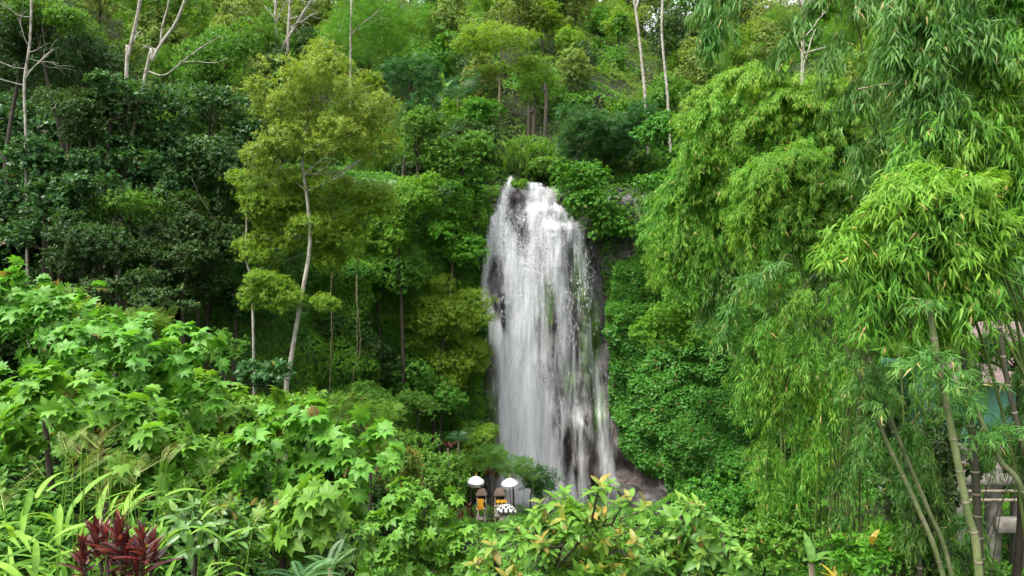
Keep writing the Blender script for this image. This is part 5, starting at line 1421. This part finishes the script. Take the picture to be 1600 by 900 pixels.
def shrine(px, roof_py, label, w, body_px, legs, cloth):
    """thatched offering shrine: posts, floor, open box with a painted dark niche, thatch hood"""
    y = YS
    c = P(px, roof_py, y); gz = float(ground(c[0], c[1]))
    o = thing('offering_shrine', label, 'shrine', (c[0], c[1], gz), 'small thatched shrines')
    W = w * PXM
    zt = c[2]
    zr = zt - 10.5 * PXM                        # eave height
    mb = MB()                                  # hipped thatch roof with thick rounded eaves
    mb.lathe([(.02, .0), (W * .30, -.03), (W * .40, -.08), (W * .62, -.27), (W * .66, -.36), (W * .60, -.40), (W * .42, -.36)], (c[0], c[1], zt), 4)
    V = mb.V[0]; q = V - c; a_ = R(45); V[:, 0] = c[0] + (q[:, 0] * math.cos(a_) - q[:, 1] * math.sin(a_)) * 1.15; V[:, 1] = c[1] + (q[:, 0] * math.sin(a_) + q[:, 1] * math.cos(a_)) * .95
    mb.build('roof', M_THATCH, o, False)
    zb = P(px, body_px, y)[2]                  # underside of the box
    h = zr - .02 - zb
    mb = MB()
    mb.box((c[0], c[1] + W * .34, zb + h / 2), (W * .86, .05, h), bev=.01)
    for s in (-1, 1): mb.box((c[0] + s * W * .41, c[1], zb + h / 2), (.06, W * .62, h - .004), bev=.01)
    mb.box((c[0], c[1] - .02, zb + .05), (W * 1.02, W * .82, .09), bev=.015)
    mb.box((c[0], c[1] - .0, zb + h * .62), (W * .76, W * .6, .04))
    mb.build('body', M_WOOD, o)
    mb = MB(); mb.box((c[0], c[1] + W * .30, zb + h * .5), (W * .72, .03, h * .9)); mb.build('niche_shade', M_NICHE_SHADE, o)  # near-black panel painted in for the shade inside the open box
    for lx in legs:
        q = P(lx, body_px, y)
        for dy in (-.22, .24):
            mb = MB(); mb.box((q[0], y + dy, (zb + gz) / 2 - .1), (.085, .085, zb - gz + .2 - .002), bev=.01); mb.build('post', M_WOOD, o)
    mb = MB(); mb.box((c[0], c[1], zb - .55), (W * .95, W * .8, .22), bev=.03); mb.build('shelf', M_STONE, o)
    return o
shrine(752.5, 763.0, 'left thatched shrine on two posts with a yellow cloth in front', 17, 795, (747.5, 758), None)
shrine(781.5, 763.0, 'thatched shrine behind the checked cloth, right of the pair', 18.5, 790, (774, 789), None)
def drape(name, px0, px1, py0, py1, mat, label, cat, y, depth=.12):
    nu, nv = 14, 12
    a = P(px0, py0, y); b = P(px1, py1, y)
    G = np.zeros((nu, nv, 3))
    for i in range(nu):
        for j in range(nv):
            u, v = i / (nu - 1), j / (nv - 1)
            G[i, j] = (a[0] + (b[0] - a[0]) * (u + .04 * math.sin(9 * v + 3 * u) * v), y - .03 - depth * v * .4 + .035 * math.sin(u * 15 + v * 2) * v, a[2] + (b[2] - a[2]) * (v + .05 * math.sin(6 * u) * v))
    V = G.reshape(-1, 3); off = np.array([0, .012, 0])
    mb = MB(); F = grid_faces(nu, nv); n = len(V)
    mb.add(np.vstack([V, V + off]), [tuple(f) for f in F] + [tuple(f[::-1] + n) for f in F])
    o = mb.build(name, mat); tag(o, label, cat); return o
drape('yellow_cloth', 746.5, 755.5, 779, 796, M_YCLOTH, 'yellow cloth hanging on the front of the left shrine', 'cloth', YS - .42)
drape('yellow_cloth', 775, 792, 781, 785.5, M_YCLOTH, 'yellow cloth band round the box of the right shrine', 'cloth', YS - .44, .05)
# the altar table and the checked cloth over it
cA = P(790, 789, YS - .95); gz = float(ground(cA[0], cA[1]))
o = thing('altar_table', 'low stone altar under the checked cloth', 'altar', (cA[0], cA[1], gz))
zt = P(790, 797, YS - .95)[2]
mb = MB(); mb.box((cA[0] + .05, cA[1], zt - .06), (1.12, .72, .12), bev=.02); mb.build('top', M_STONE, o)
mb = MB(); mb.box((cA[0] + .05, cA[1], (zt - .125 + gz) / 2), (.82, .5, zt - .125 - gz), bev=.02); mb.build('base', M_STONE, o)
nu, nv = 26, 18; G = np.zeros((nu, nv, 3)); wdt = 1.02; dpt = .85
for i in range(nu):
    for j in range(nv):
        u = i / (nu - 1) * 2 - 1; v = j / (nv - 1) * 2 - 1
        dome = .30 * max(0, 1 - (abs(u) ** 2.6)) * max(0, 1 - abs(v) ** 2.6) + .02
        G[i, j] = (cA[0] + u * wdt / 2 + .03 * math.sin(5 * v), cA[1] + v * dpt / 2, zt + .015 + dome + .018 * math.sin(11 * u + 3 * v) * (1 - dome))
V = G.reshape(-1, 3); F = grid_faces(nu, nv); n = len(V); mb = MB()
mb.add(np.vstack([V, V - np.array([0, 0, .01])]), [tuple(f) for f in F] + [tuple(f[::-1] + n) for f in F])
o = mb.build('checked_cloth', M_CHECK); tag(o, 'black and white checked cloth draped over the altar', 'cloth')

# ------------------------------------------------------------------ the house behind the bamboo
M_TURQ, t, p, out = new_mat('turquoise sheet')
tc = t.nodes.new('ShaderNodeTexCoord'); wv_ = N(t, 'ShaderNodeTexNoise', Scale=2.0, Detail=6.0); t.links.new(tc.outputs['Object'], wv_.inputs['Vector'])
r_ = ramp(t, wv_.outputs[0], [(.3, (.07, .24, .16)), (.55, (.12, .33, .23)), (.75, (.20, .40, .31))]); t.links.new(r_.outputs[0], p.inputs['Base Color']); p.inputs['Roughness'].default_value = .6
M_PINK = noise_mat('faded roof tile', [(.3, (.09, .06, .055)), (.55, (.16, .115, .11)), (.75, (.21, .165, .16))], 3, .85, bump=.3)
M_CONC = noise_mat('weathered concrete', [(.3, (.10, .092, .078)), (.55, (.20, .185, .16)), (.75, (.27, .25, .22))], 2.5, .9, bump=.3)
hx0, hx1, hy0, hy1 = 13.2, 20.5, 20.0, 24.5
hz = lambda py: P(1560, py, hy0)[2]
g0 = float(ground(15, 20))
o = thing('house', 'turquoise walled house with faded pink roof on concrete posts behind the bamboo', 'house', (hx0, hy0, g0))
nw = 140; xs = np.linspace(hx0, hx1, nw)
prof = .03 * np.sin(xs * 2 * math.pi / .15)
Gw = np.stack([np.stack([xs, hy0 + prof, np.full(nw, hz(690))], -1), np.stack([xs, hy0 + prof, np.full(nw, hz(585))], -1)], 1)
Gb = Gw + np.array([0, .05, 0]); mb = MB(); F = grid_faces(nw, 2)
mb.add(np.vstack([Gw.reshape(-1, 3), Gb.reshape(-1, 3)]), [tuple(f) for f in F] + [tuple(f[::-1] + 2 * nw) for f in F])
ys = np.linspace(hy0 + .06, hy1, 60); pr2 = .03 * np.sin(ys * 2 * math.pi / .15)
Gs = np.stack([np.stack([hx0 + .02 + pr2, ys, np.full(60, hz(690))], -1), np.stack([hx0 + .02 + pr2, ys, np.full(60, hz(585))], -1)], 1)
F2 = grid_faces(60, 2)
mb.add(np.vstack([Gs.reshape(-1, 3), (Gs + np.array([.05, 0, 0])).reshape(-1, 3)]), [tuple(f[::-1]) for f in F2] + [tuple(f + 120) for f in F2])
mb.build('wall', M_TURQ, o)
nr, nc = 90, 16; GR = np.zeros((nr, nc, 3))
for j in range(nc):
    v = j / (nc - 1)
    xx = np.linspace(hx0 - .7, hx1 + .5, nr)
    GR[:, j] = np.stack([xx, np.full(nr, hy0 - .9 + 3.2 * v), hz(592) + v * (hz(528) - hz(592)) * 1.25 + .035 * np.abs(np.sin(xx * 2 * math.pi / .5)) + .03 * ((v * 9) % 1)], -1)
mb = MB(); F = grid_faces(nr, nc); n = nr * nc
mb.add(np.vstack([GR.reshape(-1, 3), GR.reshape(-1, 3) - np.array([0, 0, .06])]), [tuple(f) for f in F] + [tuple(f[::-1] + n) for f in F])
mb.build('roof', M_PINK, o)
mb = MB(); mb.box(((hx0 + hx1) / 2, (hy0 + hy1) / 2, hz(700)), (hx1 - hx0 + .3, hy1 - hy0 + .3, .24), bev=.02); mb.build('floor_slab', M_CONC, o)
for xx in (hx0 + .15, 14.25, 15.0, 17.5, 20.2):
    mb = MB(); mb.box((xx, hy0 + .1, (hz(708) + g0) / 2 - .1), (.30, .30, hz(708) - g0 + .2), bev=.02); mb.build('post', M_CONC, o)
mb = MB(); mb.box(((hx0 + hx1) / 2, hy0 - .25, hz(745)), (hx1 - hx0 + .2, .22, .30), bev=.02); mb.build('beam', M_CONC, o)
mb = MB(); mb.box(((14.2 + hx1) / 2, hy0 - .25, hz(815)), (hx1 - 14.0, .26, .42), bev=.02); mb.build('beam', M_CONC, o)
mb = MB()
for k in range(2): mb.box(((hx0 + hx1) / 2, hy0 - .3, hz(762 + 14 * k)), (hx1 - hx0, .06, .07), bev=.01)
mb.build('railing', M_WOOD, o)
# boulders by the pool
boulder(1020, 790, 49, 1.5, 'large dark wet boulder seen past the near tree')
boulder(1048, 812, 47, 1.2, 'dark boulder right of the large wet one')
boulder(985, 772, 51, .9, 'low dark rock at the foot of the brown slab')
boulder(1015, 850, 43, 1.5, 'dark boulder glimpsed between the two near trees')
boulder(960, 800, 47, 1.1, 'wet rock half hidden behind the red tipped leaves')
